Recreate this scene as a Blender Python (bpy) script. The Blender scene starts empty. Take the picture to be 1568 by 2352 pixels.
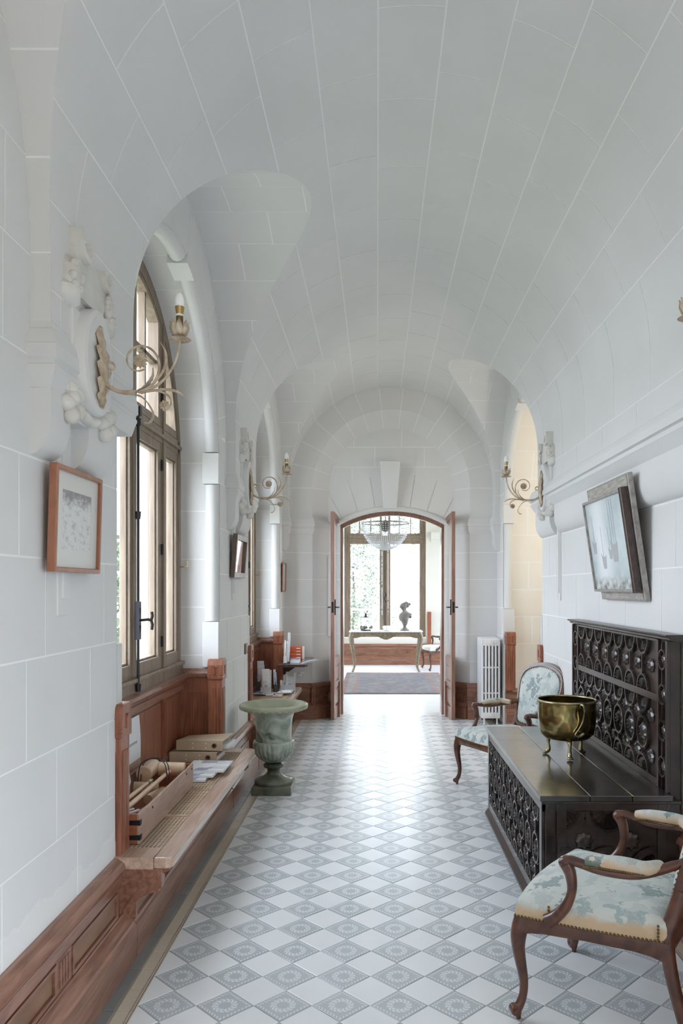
import bpy, math, random
from math import sin, cos, pi, radians, hypot, sqrt
from mathutils import Vector, Matrix

SC = bpy.context.scene
COL = SC.collection

# ------------------------------------------------------------------ camera
# photograph frame 1568 x 2352; upright camera, vertical and sideways lens shift
F_PX = 1772.0
cam_d = bpy.data.cameras.new('camera')
cam = bpy.data.objects.new('camera', cam_d)
COL.objects.link(cam)
cam.location = (0, 0, 1.6)
cam.rotation_euler = (pi / 2, 0, 0)
cam_d.sensor_fit = 'HORIZONTAL'
cam_d.sensor_width = 36
cam_d.lens = F_PX / 1568 * 36
cam_d.shift_x = -(866 - 784) / 1568
cam_d.shift_y = (1350 - 1176) / 1568
cam_d.clip_start = 0.05
SC.camera = cam

# ------------------------------------------------------------------ sky and exposure
w = bpy.data.worlds.new('sky')
SC.world = w
w.use_nodes = True
bg = w.node_tree.nodes['Background']
bg.inputs[0].default_value = (0.84, 0.92, 1.03, 1)
bg.inputs[1].default_value = 9.0
SC.view_settings.view_transform = 'Standard'
SC.view_settings.look = 'None'
SC.view_settings.gamma = 1
SC.view_settings.use_curve_mapping = False
SC.view_settings.exposure = 0.39
SC.cycles.max_bounces = 10
SC.cycles.diffuse_bounces = 8
SC.cycles.glossy_bounces = 4
SC.cycles.transparent_max_bounces = 12
SC.cycles.sample_clamp_indirect = 6
SC.cycles.use_denoising = True


ld = bpy.data.lights.new('corridor_lamp', 'POINT'); ld.energy = 19; ld.color = (1, .74, .52); ld.shadow_soft_size = .18
lo = bpy.data.objects.new('corridor_lamp', ld); COL.objects.link(lo); lo.location = (.25, -1.3, 2.75)


def portal(name, loc, rot, sx, sy):
    d = bpy.data.lights.new(name, 'AREA')
    d.shape = 'RECTANGLE'
    d.size = sx
    d.size_y = sy
    d.cycles.is_portal = True
    o = bpy.data.objects.new(name, d)
    COL.objects.link(o)
    o.location = loc
    o.rotation_euler = rot
    return o


# ------------------------------------------------------------------ mesh builder
class MB:
    def __init__(s):
        s.v, s.f, s.uv = [], [], None

    def add(s, vs, fs):
        b = len(s.v)
        s.v += [tuple(p) for p in vs]
        s.f += [tuple(i + b for i in f) for f in fs]
        return s

    def box(s, x0, y0, z0, x1, y1, z1):
        if x0 > x1: x0, x1 = x1, x0
        if y0 > y1: y0, y1 = y1, y0
        if z0 > z1: z0, z1 = z1, z0
        return s.add([(x0, y0, z0), (x1, y0, z0), (x1, y1, z0), (x0, y1, z0), (x0, y0, z1), (x1, y0, z1), (x1, y1, z1), (x0, y1, z1)],
                     [(0, 3, 2, 1), (4, 5, 6, 7), (0, 1, 5, 4), (1, 2, 6, 5), (2, 3, 7, 6), (3, 0, 4, 7)])

    def cham(s, x0, y0, z0, x1, y1, z1, c):
        """box with chamfered edges"""
        vs, idx = [], {}
        X, Y, Z = (x0, x1), (y0, y1), (z0, z1)
        sg = (1, -1)
        for i in (0, 1):
            for j in (0, 1):
                for k in (0, 1):
                    for a in range(3):
                        p = [X[i], Y[j], Z[k]]
                        for b, q in enumerate((i, j, k)):
                            if b != a: p[b] += sg[q] * c
                        idx[(i, j, k, a)] = len(vs)
                        vs.append(tuple(p))
        fs = []
        for a in range(3):
            b, c2 = (a + 1) % 3, (a + 2) % 3
            for e in (0, 1):
                q = []
                for (m, n) in ((0, 0), (1, 0), (1, 1), (0, 1)):
                    t = [0, 0, 0]; t[a] = e; t[b] = m; t[c2] = n
                    q.append(idx[(*t, a)])
                fs.append(tuple(q) if e else tuple(q[::-1]))
        for a in range(3):
            b, c2 = (a + 1) % 3, (a + 2) % 3
            for m in (0, 1):
                for n in (0, 1):
                    t0 = [0, 0, 0]; t1 = [0, 0, 0]
                    t0[a] = 0; t1[a] = 1
                    t0[b] = t1[b] = m; t0[c2] = t1[c2] = n
                    q = (idx[(*t0, b)], idx[(*t1, b)], idx[(*t1, c2)], idx[(*t0, c2)])
                    fs.append(q if (m != n) else q[::-1])
        for i in (0, 1):
            for j in (0, 1):
                for k in (0, 1):
                    q = (idx[(i, j, k, 0)], idx[(i, j, k, 1)], idx[(i, j, k, 2)])
                    fs.append(q if (i + j + k) % 2 else q[::-1])
        return s.add(vs, fs)

    def grid(s, fn, nu, nv, cu=False, cv=False, flip=False):
        b = len(s.v)
        mu, mv = (nu if cu else nu + 1), (nv if cv else nv + 1)
        for i in range(mu):
            for j in range(mv):
                s.v.append(tuple(fn(i / nu, j / nv)))
        for i in range(nu):
            for j in range(nv):
                a, c = (i + 1) % mu, (j + 1) % mv
                q = (b + i * mv + j, b + a * mv + j, b + a * mv + c, b + i * mv + c)
                s.f.append(q[::-1] if flip else q)
        return s

    def lathe(s, prof, seg=24, c=(0, 0, 0), cap=True, fn=None):
        b = len(s.v)
        n = len(prof)
        for i in range(seg):
            a = 2 * pi * i / seg
            for (r, z) in prof:
                rr = r * (fn(a, z) if fn else 1)
                s.v.append((c[0] + rr * cos(a), c[1] + rr * sin(a), c[2] + z))
        for i in range(seg):
            k = (i + 1) % seg
            for j in range(n - 1):
                s.f.append((b + i * n + j, b + k * n + j, b + k * n + j + 1, b + i * n + j + 1))
        if cap:
            s.f.append(tuple(b + i * n for i in range(seg))[::-1])
            s.f.append(tuple(b + i * n + n - 1 for i in range(seg)))
        return s

    def tube(s, pts, rad, seg=8, cap=True, closed=False, flat=1.0, up=None):
        P = [Vector(p) for p in pts]
        n = len(P)
        R = rad if hasattr(rad, '__len__') else [rad] * n
        b = len(s.v)
        prev = None
        for i in range(n):
            if closed:
                t = P[(i + 1) % n] - P[i - 1]
            else:
                t = P[min(i + 1, n - 1)] - P[max(i - 1, 0)]
            if t.length < 1e-9: t = Vector((0, 0, 1))
            t.normalize()
            if prev is None:
                ref = Vector(up) if up else (Vector((0, 0, 1)) if abs(t.z) < 0.9 else Vector((1, 0, 0)))
                nx = ref - t * ref.dot(t)
            else:
                nx = prev - t * prev.dot(t)
            if nx.length < 1e-6: nx = t.orthogonal()
            nx.normalize()
            prev = nx
            ny = t.cross(nx)
            for k in range(seg):
                a = 2 * pi * k / seg
                q = P[i] + nx * (cos(a) * R[i]) + ny * (sin(a) * R[i] * flat)
                s.v.append(tuple(q))
        m = n if closed else n - 1
        for i in range(m):
            i2 = (i + 1) % n
            for k in range(seg):
                k2 = (k + 1) % seg
                s.f.append((b + i * seg + k, b + i * seg + k2, b + i2 * seg + k2, b + i2 * seg + k))
        if cap and not closed:
            s.f.append(tuple(b + k for k in range(seg))[::-1])
            s.f.append(tuple(b + (n - 1) * seg + k for k in range(seg)))
        return s

    def prism(s, poly, d0, d1, f):
        """closed polygon (a,b) extruded from d0 to d1; f(a,b,d)->xyz"""
        n = len(poly)
        b = len(s.v)
        for d in (d0, d1):
            for (p, q) in poly:
                s.v.append(tuple(f(p, q, d)))
        s.f.append(tuple(b + i for i in range(n))[::-1])
        s.f.append(tuple(b + n + i for i in range(n)))
        for i in range(n):
            j = (i + 1) % n
            s.f.append((b + i, b + j, b + n + j, b + n + i))
        return s

    def ribbon(s, pts, w, d0, d1, f, closed=False):
        """rectangular bar of width w along a 2D polyline"""
        n = len(pts)
        L, Rr = [], []
        for i in range(n):
            if closed:
                p0, p1 = pts[i - 1], pts[(i + 1) % n]
            else:
                p0, p1 = pts[max(i - 1, 0)], pts[min(i + 1, n - 1)]
            p = pts[i]
            def un(a, b2):
                dx, dy = b2[0] - a[0], b2[1] - a[1]
                l = hypot(dx, dy)
                return (dx / l, dy / l) if l > 1e-9 else None
            u, v = un(p0, p), un(p, p1)
            u = u or v; v = v or u
            nx, ny = -(u[1] + v[1]), u[0] + v[0]
            l = hypot(nx, ny) or 1
            nx, ny = nx / l, ny / l
            c = max(0.35, nx * -u[1] + ny * u[0])
            h = w / 2 / c
            L.append((p[0] + nx * h, p[1] + ny * h))
            Rr.append((p[0] - nx * h, p[1] - ny * h))
        b = len(s.v)
        for i in range(n):
            s.v += [tuple(f(*L[i], d0)), tuple(f(*Rr[i], d0)), tuple(f(*Rr[i], d1)), tuple(f(*L[i], d1))]
        m = n if closed else n - 1
        for i in range(m):
            a, c2 = b + 4 * i, b + 4 * ((i + 1) % n)
            for k in range(4):
                k2 = (k + 1) % 4
                s.f.append((a + k, a + k2, c2 + k2, c2 + k))
        if not closed:
            s.f.append((b, b + 1, b + 2, b + 3)[::-1])
            e = b + 4 * (n - 1)
            s.f.append((e, e + 1, e + 2, e + 3))
        return s

    def ball(s, c, r, seg=12, rings=8, fn=None):
        rx, ry, rz = r if hasattr(r, '__len__') else (r, r, r)
        b = len(s.v)
        s.v.append((c[0], c[1], c[2] - rz))
        for i in range(1, rings):
            t = -pi / 2 + pi * i / rings
            for k in range(seg):
                a = 2 * pi * k / seg
                d = Vector((cos(t) * cos(a), cos(t) * sin(a), sin(t)))
                q = fn(d) if fn else 1
                s.v.append((c[0] + d.x * rx * q, c[1] + d.y * ry * q, c[2] + d.z * rz * q))
        s.v.append((c[0], c[1], c[2] + rz))
        top = len(s.v) - 1
        for k in range(seg):
            k2 = (k + 1) % seg
            s.f.append((b, b + 1 + k2, b + 1 + k))
            for i in range(rings - 2):
                a0 = b + 1 + i * seg
                s.f.append((a0 + k, a0 + k2, a0 + seg + k2, a0 + seg + k))
            a0 = b + 1 + (rings - 2) * seg
            s.f.append((a0 + k, a0 + k2, top))
        return s

    def xf(s, M, start=0):
        s.v[start:] = [tuple(M @ Vector(p)) for p in s.v[start:]]
        return s

    def mesh(s, name, smooth=False, angle=35):
        me = bpy.data.meshes.new(name)
        me.from_pydata(s.v, [], s.f)
        if s.uv:
            l = me.uv_layers.new(name='UVMap')
            l.data.foreach_set('uv', [c for p in s.uv for c in p])
        if smooth:
            me.polygons.foreach_set('use_smooth', [True] * len(me.polygons))
            me.set_sharp_from_angle(angle=radians(angle))
        me.update()
        return me

    def build(s, name, m, parent=None, smooth=False, bevel=0, angle=46, fix=True):
        me = s.mesh(name, smooth, angle)
        if fix:
            import bmesh
            bm = bmesh.new(); bm.from_mesh(me)
            bmesh.ops.recalc_face_normals(bm, faces=bm.faces)
            bm.to_mesh(me); bm.free()
        me.materials.append(m)
        o = bpy.data.objects.new(name, me)
        COL.objects.link(o)
        if parent: o.parent = parent
        if bevel:
            b = o.modifiers.new('bevel', 'BEVEL')
            b.width = bevel; b.segments = 2; b.limit_method = 'ANGLE'; b.angle_limit = radians(40)
        return o


def inst(src, parent=None, loc=None, rot=None, scale=None):
    o = src.copy()
    COL.objects.link(o)
    o.parent = parent
    if loc is not None: o.location = loc
    if rot is not None: o.rotation_euler = rot
    if scale is not None: o.scale = scale
    return o


def thing(name, label, cat, loc=(0, 0, 0), rotz=0, group=None):
    o = bpy.data.objects.new(name, None)
    o.empty_display_size = 0.05
    COL.objects.link(o)
    o.location = loc
    o.rotation_euler = (0, 0, rotz)
    o['label'] = label; o['category'] = cat
    if group: o['group'] = group
    return o


def tag(o, label, cat, group=None):
    o['label'] = label; o['category'] = cat
    if group: o['group'] = group
    return o


def dup(root, label, loc=None, rot=None, group=None):
    r = root.copy(); COL.objects.link(r)
    r['label'] = label
    if loc is not None: r.location = loc
    if rot is not None: r.rotation_euler = rot
    if group: r['group'] = group
    for ch in list(root.children):
        c = ch.copy(); COL.objects.link(c); c.parent = r
        for g in ch.children:
            d = g.copy(); COL.objects.link(d); d.parent = c
    return r


def struct(o):
    o['kind'] = 'structure'
    return o


def shell(name):
    o = bpy.data.objects.new(name, None)
    COL.objects.link(o)
    o['kind'] = 'structure'
    return o


def bez(pts, n=6):
    """Catmull-Rom through points, n steps each"""
    P = [Vector(p) for p in pts]
    out = []
    for i in range(len(P) - 1):
        p0 = P[max(i - 1, 0)]; p1 = P[i]; p2 = P[i + 1]; p3 = P[min(i + 2, len(P) - 1)]
        for k in range(n):
            t = k / n
            out.append(0.5 * ((2 * p1) + (p2 - p0) * t + (2 * p0 - 5 * p1 + 4 * p2 - p3) * t * t + (3 * p1 - p0 - 3 * p2 + p3) * t ** 3))
    out.append(P[-1])
    return out


def lerp(a, b, t): return a + (b - a) * t


def interp(tab, x):
    if x <= tab[0][0]: return tab[0][1]
    for (a, p), (b, q) in zip(tab, tab[1:]):
        if x <= b: return p + (q - p) * (x - a) / (b - a)
    return tab[-1][1]


# ------------------------------------------------------------------ materials
def nodes(name):
    m = bpy.data.materials.new(name)
    m.use_nodes = True
    nt = m.node_tree
    return m, nt, nt.nodes['Principled BSDF']


def N(nt, t, **kw):
    n = nt.nodes.new(t)
    for k, v in kw.items():
        if k.startswith('i_'):
            key = k[2:]
            n.inputs[int(key) if key.isdigit() else key].default_value = v
        else:
            setattr(n, k, v)
    return n


def ramp(nt, stops):
    r = nt.nodes.new('ShaderNodeValToRGB')
    e = r.color_ramp.elements
    while len(e) < len(stops): e.new(0.5)
    for i, (p, c) in enumerate(stops):
        e[i].position = p
        e[i].color = (*c, 1) if len(c) == 3 else c
    return r


def noisy(name, c1, c2, rough=0.6, scale=3, detail=4, bump=0.0, bscale=40, metal=0, stretch=(1, 1, 1), coat=0, lo=.35, hi=.65, r2=None, spec=.5):
    """base colour drifting between two tones with fine relief"""
    m, nt, p = nodes(name)
    tc = N(nt, 'ShaderNodeTexCoord')
    mp = N(nt, 'ShaderNodeMapping'); mp.inputs['Scale'].default_value = stretch
    nt.links.new(tc.outputs['Object'], mp.inputs[0])
    nz = N(nt, 'ShaderNodeTexNoise'); nz.inputs['Scale'].default_value = scale; nz.inputs['Detail'].default_value = detail
    nt.links.new(mp.outputs[0], nz.inputs['Vector'])
    r = ramp(nt, [(lo, c1), (hi, c2)])
    nt.links.new(nz.outputs['Fac'], r.inputs[0])
    nt.links.new(r.outputs[0], p.inputs['Base Color'])
    p.inputs['Roughness'].default_value = rough
    p.inputs['Metallic'].default_value = metal
    p.inputs['Specular IOR Level'].default_value = spec
    if coat: p.inputs['Coat Weight'].default_value = coat; p.inputs['Coat Roughness'].default_value = .15
    if r2 is not None:
        mr = N(nt, 'ShaderNodeMapRange'); mr.inputs['To Min'].default_value = rough; mr.inputs['To Max'].default_value = r2
        nt.links.new(nz.outputs['Fac'], mr.inputs['Value']); nt.links.new(mr.outputs[0], p.inputs['Roughness'])
    if bump:
        n2 = N(nt, 'ShaderNodeTexNoise'); n2.inputs['Scale'].default_value = bscale; n2.inputs['Detail'].default_value = 3
        nt.links.new(mp.outputs[0], n2.inputs['Vector'])
        b = N(nt, 'ShaderNodeBump'); b.inputs['Strength'].default_value = bump; b.inputs['Distance'].default_value = 0.01
        nt.links.new(n2.outputs['Fac'], b.inputs['Height'])
        nt.links.new(b.outputs[0], p.inputs['Normal'])
    return m


def plain(name, c, rough=0.5, metal=0, **kw):
    m, nt, p = nodes(name)
    p.inputs['Base Color'].default_value = (*c, 1)
    p.inputs['Roughness'].default_value = rough
    p.inputs['Metallic'].default_value = metal
    for k, v in kw.items(): p.inputs[k].default_value = v
    return m


def wood(name, c1, c2, rough=0.35, axis=(1, 12, 12), coat=0.3, scale=2.2):
    m, nt, p = nodes(name)
    tc = N(nt, 'ShaderNodeTexCoord')
    mp = N(nt, 'ShaderNodeMapping'); mp.inputs['Scale'].default_value = axis
    nt.links.new(tc.outputs['Object'], mp.inputs[0])
    nz = N(nt, 'ShaderNodeTexNoise'); nz.inputs['Scale'].default_value = scale; nz.inputs['Detail'].default_value = 6; nz.inputs['Distortion'].default_value = 1.2
    nt.links.new(mp.outputs[0], nz.inputs['Vector'])
    r = ramp(nt, [(0.3, c1), (0.7, c2)])
    nt.links.new(nz.outputs['Fac'], r.inputs[0])
    nt.links.new(r.outputs[0], p.inputs['Base Color'])
    p.inputs['Roughness'].default_value = rough
    p.inputs['Coat Weight'].default_value = coat
    p.inputs['Coat Roughness'].default_value = .25
    b = N(nt, 'ShaderNodeBump'); b.inputs['Strength'].default_value = .08; b.inputs['Distance'].default_value = .004
    nt.links.new(nz.outputs['Fac'], b.inputs['Height']); nt.links.new(b.outputs[0], p.inputs['Normal'])
    return m


M = {}
M['stone'] = noisy('painted_stone', (.690, .690, .684), (.730, .730, .724), rough=.8, scale=1.3, bump=.05, bscale=30)
_m = M['stone']; _nt = _m.node_tree; _p = _nt.nodes['Principled BSDF']
_src = _p.inputs['Base Color'].links[0].from_socket
_g = N(_nt, 'ShaderNodeNewGeometry'); _s = N(_nt, 'ShaderNodeSeparateXYZ'); _nt.links.new(_g.outputs['Position'], _s.inputs[0])
_n = N(_nt, 'ShaderNodeTexNoise'); _n.inputs['Scale'].default_value = 3.4; _n.inputs['Detail'].default_value = 6; _nt.links.new(_g.outputs['Position'], _n.inputs['Vector'])
_z = N(_nt, 'ShaderNodeMapRange'); _z.inputs['From Min'].default_value = .44; _z.inputs['From Max'].default_value = .66; _z.inputs['To Min'].default_value = .22; _z.inputs['To Max'].default_value = -.30
_nt.links.new(_s.outputs[2], _z.inputs['Value'])
_a = N(_nt, 'ShaderNodeMath', operation='ADD'); _nt.links.new(_n.outputs['Fac'], _a.inputs[0]); _nt.links.new(_z.outputs[0], _a.inputs[1])
_y = N(_nt, 'ShaderNodeMapRange'); _y.inputs['From Min'].default_value = 3.5; _y.inputs['From Max'].default_value = 3.3; _nt.links.new(_s.outputs[1], _y.inputs['Value'])
_r = ramp(_nt, [(.52, (0, 0, 0)), (.545, (1, 1, 1)), (.56, (.55, .55, .55)), (.75, (.8, .8, .8))]); _nt.links.new(_a.outputs[0], _r.inputs[0])
_x = N(_nt, 'ShaderNodeMath', operation='MULTIPLY'); _nt.links.new(_r.outputs[0], _x.inputs[0]); _nt.links.new(_y.outputs[0], _x.inputs[1])
_mx = N(_nt, 'ShaderNodeMix', data_type='RGBA'); _nt.links.new(_x.outputs[0], _mx.inputs['Factor']); _nt.links.new(_src, _mx.inputs['A']); _mx.inputs['B'].default_value = (.79, .785, .765, 1)
_nt.links.new(_mx.outputs['Result'], _p.inputs['Base Color'])
M['mortar'] = plain('mortar', (.86, .87, .87), .9)
M['cream_stone'] = noisy('cream_stone', (.78, .73, .645), (.82, .775, .70), rough=.8, scale=1.5)
M['plaster'] = noisy('plaster', (.66, .64, .58), (.70, .68, .62), rough=.85, scale=1.5)
M['mahog'] = wood('red_brown_oak', (.165, .068, .042), (.34, .165, .108), rough=.34, axis=(14, 1.5, 14), coat=.6)
M['mahog_v'] = wood('red_brown_oak_upright', (.17, .052, .027), (.36, .130, .068), rough=.38, axis=(14, 14, 1.5), coat=.3)
M['wood_worn'] = wood('worn_oak_panel', (.16, .075, .038), (.33, .18, .10), rough=.38, axis=(6, 1.2, 6), coat=.3)
M['seat_wood'] = wood('bench_top_oak', (.40, .26, .19), (.60, .44, .35), rough=.27, axis=(14, 1.2, 14), coat=1.0)
M['win_wood'] = wood('window_oak', (.175, .125, .088), (.29, .225, .165), rough=.5, axis=(10, 10, 1.2), coat=.1)
M['door_wood'] = wood('door_oak', (.20, .095, .065), (.34, .19, .145), rough=.35, axis=(14, 14, 1.2), coat=.3)
M['iron'] = plain('dark_iron', (.03, .03, .035), .4, .7)
M['brass'] = plain('brass_fitting', (.45, .33, .14), .3, 1)


def glass_mat(name, tint=(1, 1, 1), refl=0.10):
    m = bpy.data.materials.new(name); m.use_nodes = True
    nt = m.node_tree; nt.nodes.clear()
    o = N(nt, 'ShaderNodeOutputMaterial')
    t = N(nt, 'ShaderNodeBsdfTransparent'); t.inputs[0].default_value = (*tint, 1)
    g = N(nt, 'ShaderNodeBsdfGlossy'); g.inputs['Roughness'].default_value = .02
    mx = N(nt, 'ShaderNodeMixShader')
    lw = N(nt, 'ShaderNodeLayerWeight')
    pw = N(nt, 'ShaderNodeMath', operation='POWER'); pw.inputs[1].default_value = 5
    ma = N(nt, 'ShaderNodeMath', operation='MULTIPLY_ADD'); ma.inputs[1].default_value = .45; ma.inputs[2].default_value = refl * .3
    nt.links.new(lw.outputs['Facing'], pw.inputs[0]); nt.links.new(pw.outputs[0], ma.inputs[0]); nt.links.new(ma.outputs[0], mx.inputs[0])
    nt.links.new(t.outputs[0], mx.inputs[1]); nt.links.new(g.outputs[0], mx.inputs[2])
    nt.links.new(mx.outputs[0], o.inputs[0])
    return m


M['glass'] = glass_mat('window_glass')

# ================================================================== ARCHITECTURE
XL, XR = -1.138, 1.47          # wall planes
VX, VZ, VR = 0.17, 2.82, 1.24  # barrel vault axis and radius
ZC = 2.47                      # top of the impost moulding
Y0, YE = -2.6, 9.45
PR, PZ = 1.225, 2.70           # side penetrations
PENS_L = (1.305, 4.605, 8.025)
PENS_R = (8.0,)
WIN = {1: (4.475, 1.105, 2.50), 2: (7.915, 1.115, 2.50)}
REC = (7.93, 1.06, 2.53)       # arched recess on the right


def arch_d(y, z, c, r, zs):
    return (hypot(y - c, z - zs) if z > zs else abs(y - c)) - r


def clip_poly(poly, g):
    out = []
    n = len(poly)
    for i in range(n):
        a, b = poly[i], poly[(i + 1) % n]
        ga, gb = g[i], g[(i + 1) % n]
        if ga >= 0: out.append(a)
        if (ga >= 0) != (gb >= 0):
            t = ga / (ga - gb)
            out.append((a[0] + (b[0] - a[0]) * t, a[1] + (b[1] - a[1]) * t))
    return out


def patch(name, P, Nn, u0, u1, v0, v1, du, dv, m, parent, keep=None, lift=0.0, skirt=True, fine=0.045, refine=True):
    """one stone: a surface patch, cut by the keep function, with its own edge"""
    nu, nv = max(1, math.ceil((u1 - u0) / du - 1e-6)), max(1, math.ceil((v1 - v0) / dv - 1e-6))
    if keep:
        vals = []
        for i in range(7):
            for j in range(7):
                vals.append(keep(P(lerp(u0, u1, i / 6), lerp(v0, v1, j / 6))))
        if max(vals) < 0: return None
        if min(vals) >= 0: keep = None
        else:
            nu, nv = max(nu, math.ceil((u1 - u0) / fine)), max(nv, math.ceil((v1 - v0) / fine))
    vid, vv, fs = {}, [], []

    def vert(u, v):
        k = (round(u, 5), round(v, 5))
        if k not in vid:
            vid[k] = len(vv)
            p, n = P(u, v), Nn(u, v)
            vv.append((p[0] + n[0] * lift, p[1] + n[1] * lift, p[2] + n[2] * lift))
        return vid[k]
    uvs = {}
    for i in range(nu):
        for j in range(nv):
            a, b = lerp(u0, u1, i / nu), lerp(u0, u1, (i + 1) / nu)
            c, d = lerp(v0, v1, j / nv), lerp(v0, v1, (j + 1) / nv)
            poly = [(a, c), (b, c), (b, d), (a, d)]
            if keep:
                g = [keep(P(*q)) for q in poly]
                if max(g) < 0: continue
                if min(g) < 0:
                    poly = clip_poly(poly, g)
            ids = []
            for q in poly:
                t = vert(*q)
                uvs[t] = q
                if not ids or ids[-1] != t: ids.append(t)
            if len(ids) > 1 and ids[0] == ids[-1]: ids.pop()
            if len(set(ids)) >= 3: fs.append(tuple(ids))
    if not fs: return None
    mb = MB()
    mb.v, mb.f = vv, fs
    if skirt:
        cnt = {}
        for f in fs:
            for i in range(len(f)):
                e = (f[i], f[(i + 1) % len(f)])
                k = (min(e), max(e))
                cnt[k] = None if k in cnt else e
        low = {}
        for k, e in list(cnt.items()):
            if e is None: continue
            q = []
            for t in e:
                if t not in low:
                    u, v = uvs[t]
                    p, n = P(u, v), Nn(u, v)
                    low[t] = len(vv)
                    vv.append((p[0] - n[0] * .003, p[1] - n[1] * .003, p[2] - n[2] * .003))
                q.append(low[t])
            fs.append((e[1], e[0], q[0], q[1]))
    me = mb.mesh(name, True, 30)
    me.materials.append(m)
    o = bpy.data.objects.new(name, me)
    COL.objects.link(o)
    if parent: o.parent = parent
    return o


J = 0.0036
rnd = random.Random(5)


def stones(P, Nn, ued, v0, v1, L, du, dv, m, parent, keep=None, off=None, jit=.05, phase=0):
    """courses along v between successive u edges, joints broken course by course"""
    n = 0
    for i, (a, b) in enumerate(zip(ued, ued[1:])):
        if L is None:
            cuts = [v0, v1]
        else:
            s = v0 - L + (L * .5 if (i + phase) % 2 else 0) + (off(i) if off else 0)
            cuts = [v0]
            while s < v1 - .12:
                if s > v0 + .12: cuts.append(s + rnd.uniform(-jit, jit) * L)
                s += L
            cuts.append(v1)
        for c, d in zip(cuts, cuts[1:]):
            if patch('stone_block', P, Nn, a + J, b - J, c + J, d - J, du, dv, m, parent, keep, lift=.0015): n += 1
    return n


# ---- barrel vault -------------------------------------------------
H0 = VZ - ZC
UT = H0 * 2 + VR * pi


def vaultP(u, v):
    if u < H0: return (VX - VR, v, ZC + u)
    if u > UT - H0: return (VX + VR, v, ZC + UT - u)
    a = (u - H0) / VR
    return (VX - VR * cos(a), v, VZ + VR * sin(a))


def vaultN(u, v):
    if u < H0: return (1, 0, 0)
    if u > UT - H0: return (-1, 0, 0)
    a = (u - H0) / VR
    return (cos(a), 0, -sin(a))


def vault_keep(p):
    x, y, z = p
    return min(arch_d(y, z, c, PR, PZ) for c in (PENS_L if x < VX else PENS_R))


ceiling = patch('ceiling', vaultP, vaultN, 0, UT, Y0, YE, .09, .5, M['mortar'], None, vault_keep, skirt=False)
struct(ceiling)
ued = [0, .11] + [H0 + VR * radians(90 - 7.7 + 13.35 * k) for k in range(-6, 7)] + [UT - .14, UT]
CO = {6: .02, 7: .13, 8: .0}
stones(vaultP, vaultN, ued, 2.05, YE, .63, .10, .6, M['stone'], ceiling, vault_keep, off=lambda i: .1 * ((i * 37) % 5 - 2) * .4)

# ---- side penetrations --------------------------------------------


def pen_surface(cy, xw, sgn, parent, name):
    """sgn +1: left side (opens towards +X)"""
    Lz = PZ - ZC
    UP = 2 * Lz + PR * pi

    def P(u, v):
        x = xw + sgn * v
        if u < Lz: return (x, cy + PR, ZC + u)
        if u > UP - Lz: return (x, cy - PR, ZC + UP - u)
        a = (u - Lz) / PR
        return (x, cy + PR * cos(a), PZ + PR * sin(a))

    def Nn(u, v):
        if u < Lz: return (0, -1, 0)
        if u > UP - Lz: return (0, 1, 0)
        a = (u - Lz) / PR
        return (0, -cos(a), -sin(a))

    def keep(p):
        x, y, z = p
        if z > VZ: return hypot(x - VX, z - VZ) - VR
        return abs(x - VX) - VR
    o = patch(name, P, Nn, 0, UP, 0, .85, .09, .09, M['mortar'], None, keep, skirt=False, fine=.045)
    struct(o)
    n = 13
    ue = [0, Lz] + [Lz + PR * pi * k / n for k in range(1, n)] + [UP - Lz, UP]
    stones(P, Nn, ue, 0, .85, .46, .10, .3, M['stone'], o, keep)
    return o


pen_surface(PENS_L[1], XL, 1, None, 'ceiling_lunette')
pen_surface(PENS_L[2], XL, 1, None, 'ceiling_lunette')
pen_surface(PENS_L[0], XL, 1, None, 'ceiling_lunette')
pen_surface(PENS_R[0], XR, -1, None, 'ceiling_lunette')

# ---- left and right walls -----------------------------------------


def lw_keep(p):
    x, y, z = p
    g = min(arch_d(y, z, *WIN[1]), arch_d(y, z, *WIN[2]))
    up = ZC - z
    for c in PENS_L: up = max(up, -arch_d(y, z, c, PR, PZ))
    return min(g, up)


SIDE = (.25, .70, 2.1)          # glazed garden doorway beside the camera


def rw_keep(p):
    x, y, z = p
    g = min(arch_d(y, z, *REC), arch_d(y, z, *SIDE))
    up = ZC - z
    for c in PENS_R: up = max(up, -arch_d(y, z, c, PR, PZ))
    return min(g, up)


PL = lambda u, v: (XL, v, u)
NL = lambda u, v: (1, 0, 0)
PRt = lambda u, v: (XR, v, u)
NR = lambda u, v: (-1, 0, 0)
wall_left = struct(patch('wall_left', PL, NL, 0, 3.95, Y0, YE + .2, .2, .2, M['mortar'], None, lw_keep, skirt=False))
ZED = [.40, .70, 1.03, 1.365, 1.70, 2.03, 2.36, 2.69]
stones(PL, NL, ZED, 1.8, YE, .56, 1, 1, M['stone'], wall_left, lw_keep, off=lambda i: .07 * (i % 3))
wall_right = struct(patch('wall_right', PRt, NR, 0, 3.95, Y0, YE + .2, .2, .2, M['mortar'], None, rw_keep, skirt=False))
stones(PRt, NR, ZED, 2.6, YE, .56, 1, 1, M['stone'], wall_right, rw_keep, off=lambda i: .05 * (i % 3))


def tympanum(xw, nx, cy, r, zs, pc, parent):
    """ring of wedge stones over an arch"""
    P = lambda u, v: (xw, cy + v * cos(u), zs + v * sin(u))
    Nn = lambda u, v: (nx, 0, 0)

    def keep(p):
        if p[2] < 2.69: return -1
        return -arch_d(p[1], p[2], pc, PR, PZ)
    n = 11
    for k in range(n):
        j = J / 1.2
        patch('stone_block', P, Nn, pi * k / n + j, pi * (k + 1) / n - j, r, r + .55, .06, .08, M['stone'], parent, keep, lift=.0015, fine=.03)


tympanum(XL, 1, *WIN[1], PENS_L[1], wall_left)
tympanum(XL, 1, *WIN[2], PENS_L[2], wall_left)
tympanum(XR, -1, *REC, PENS_R[0], wall_right)
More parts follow.
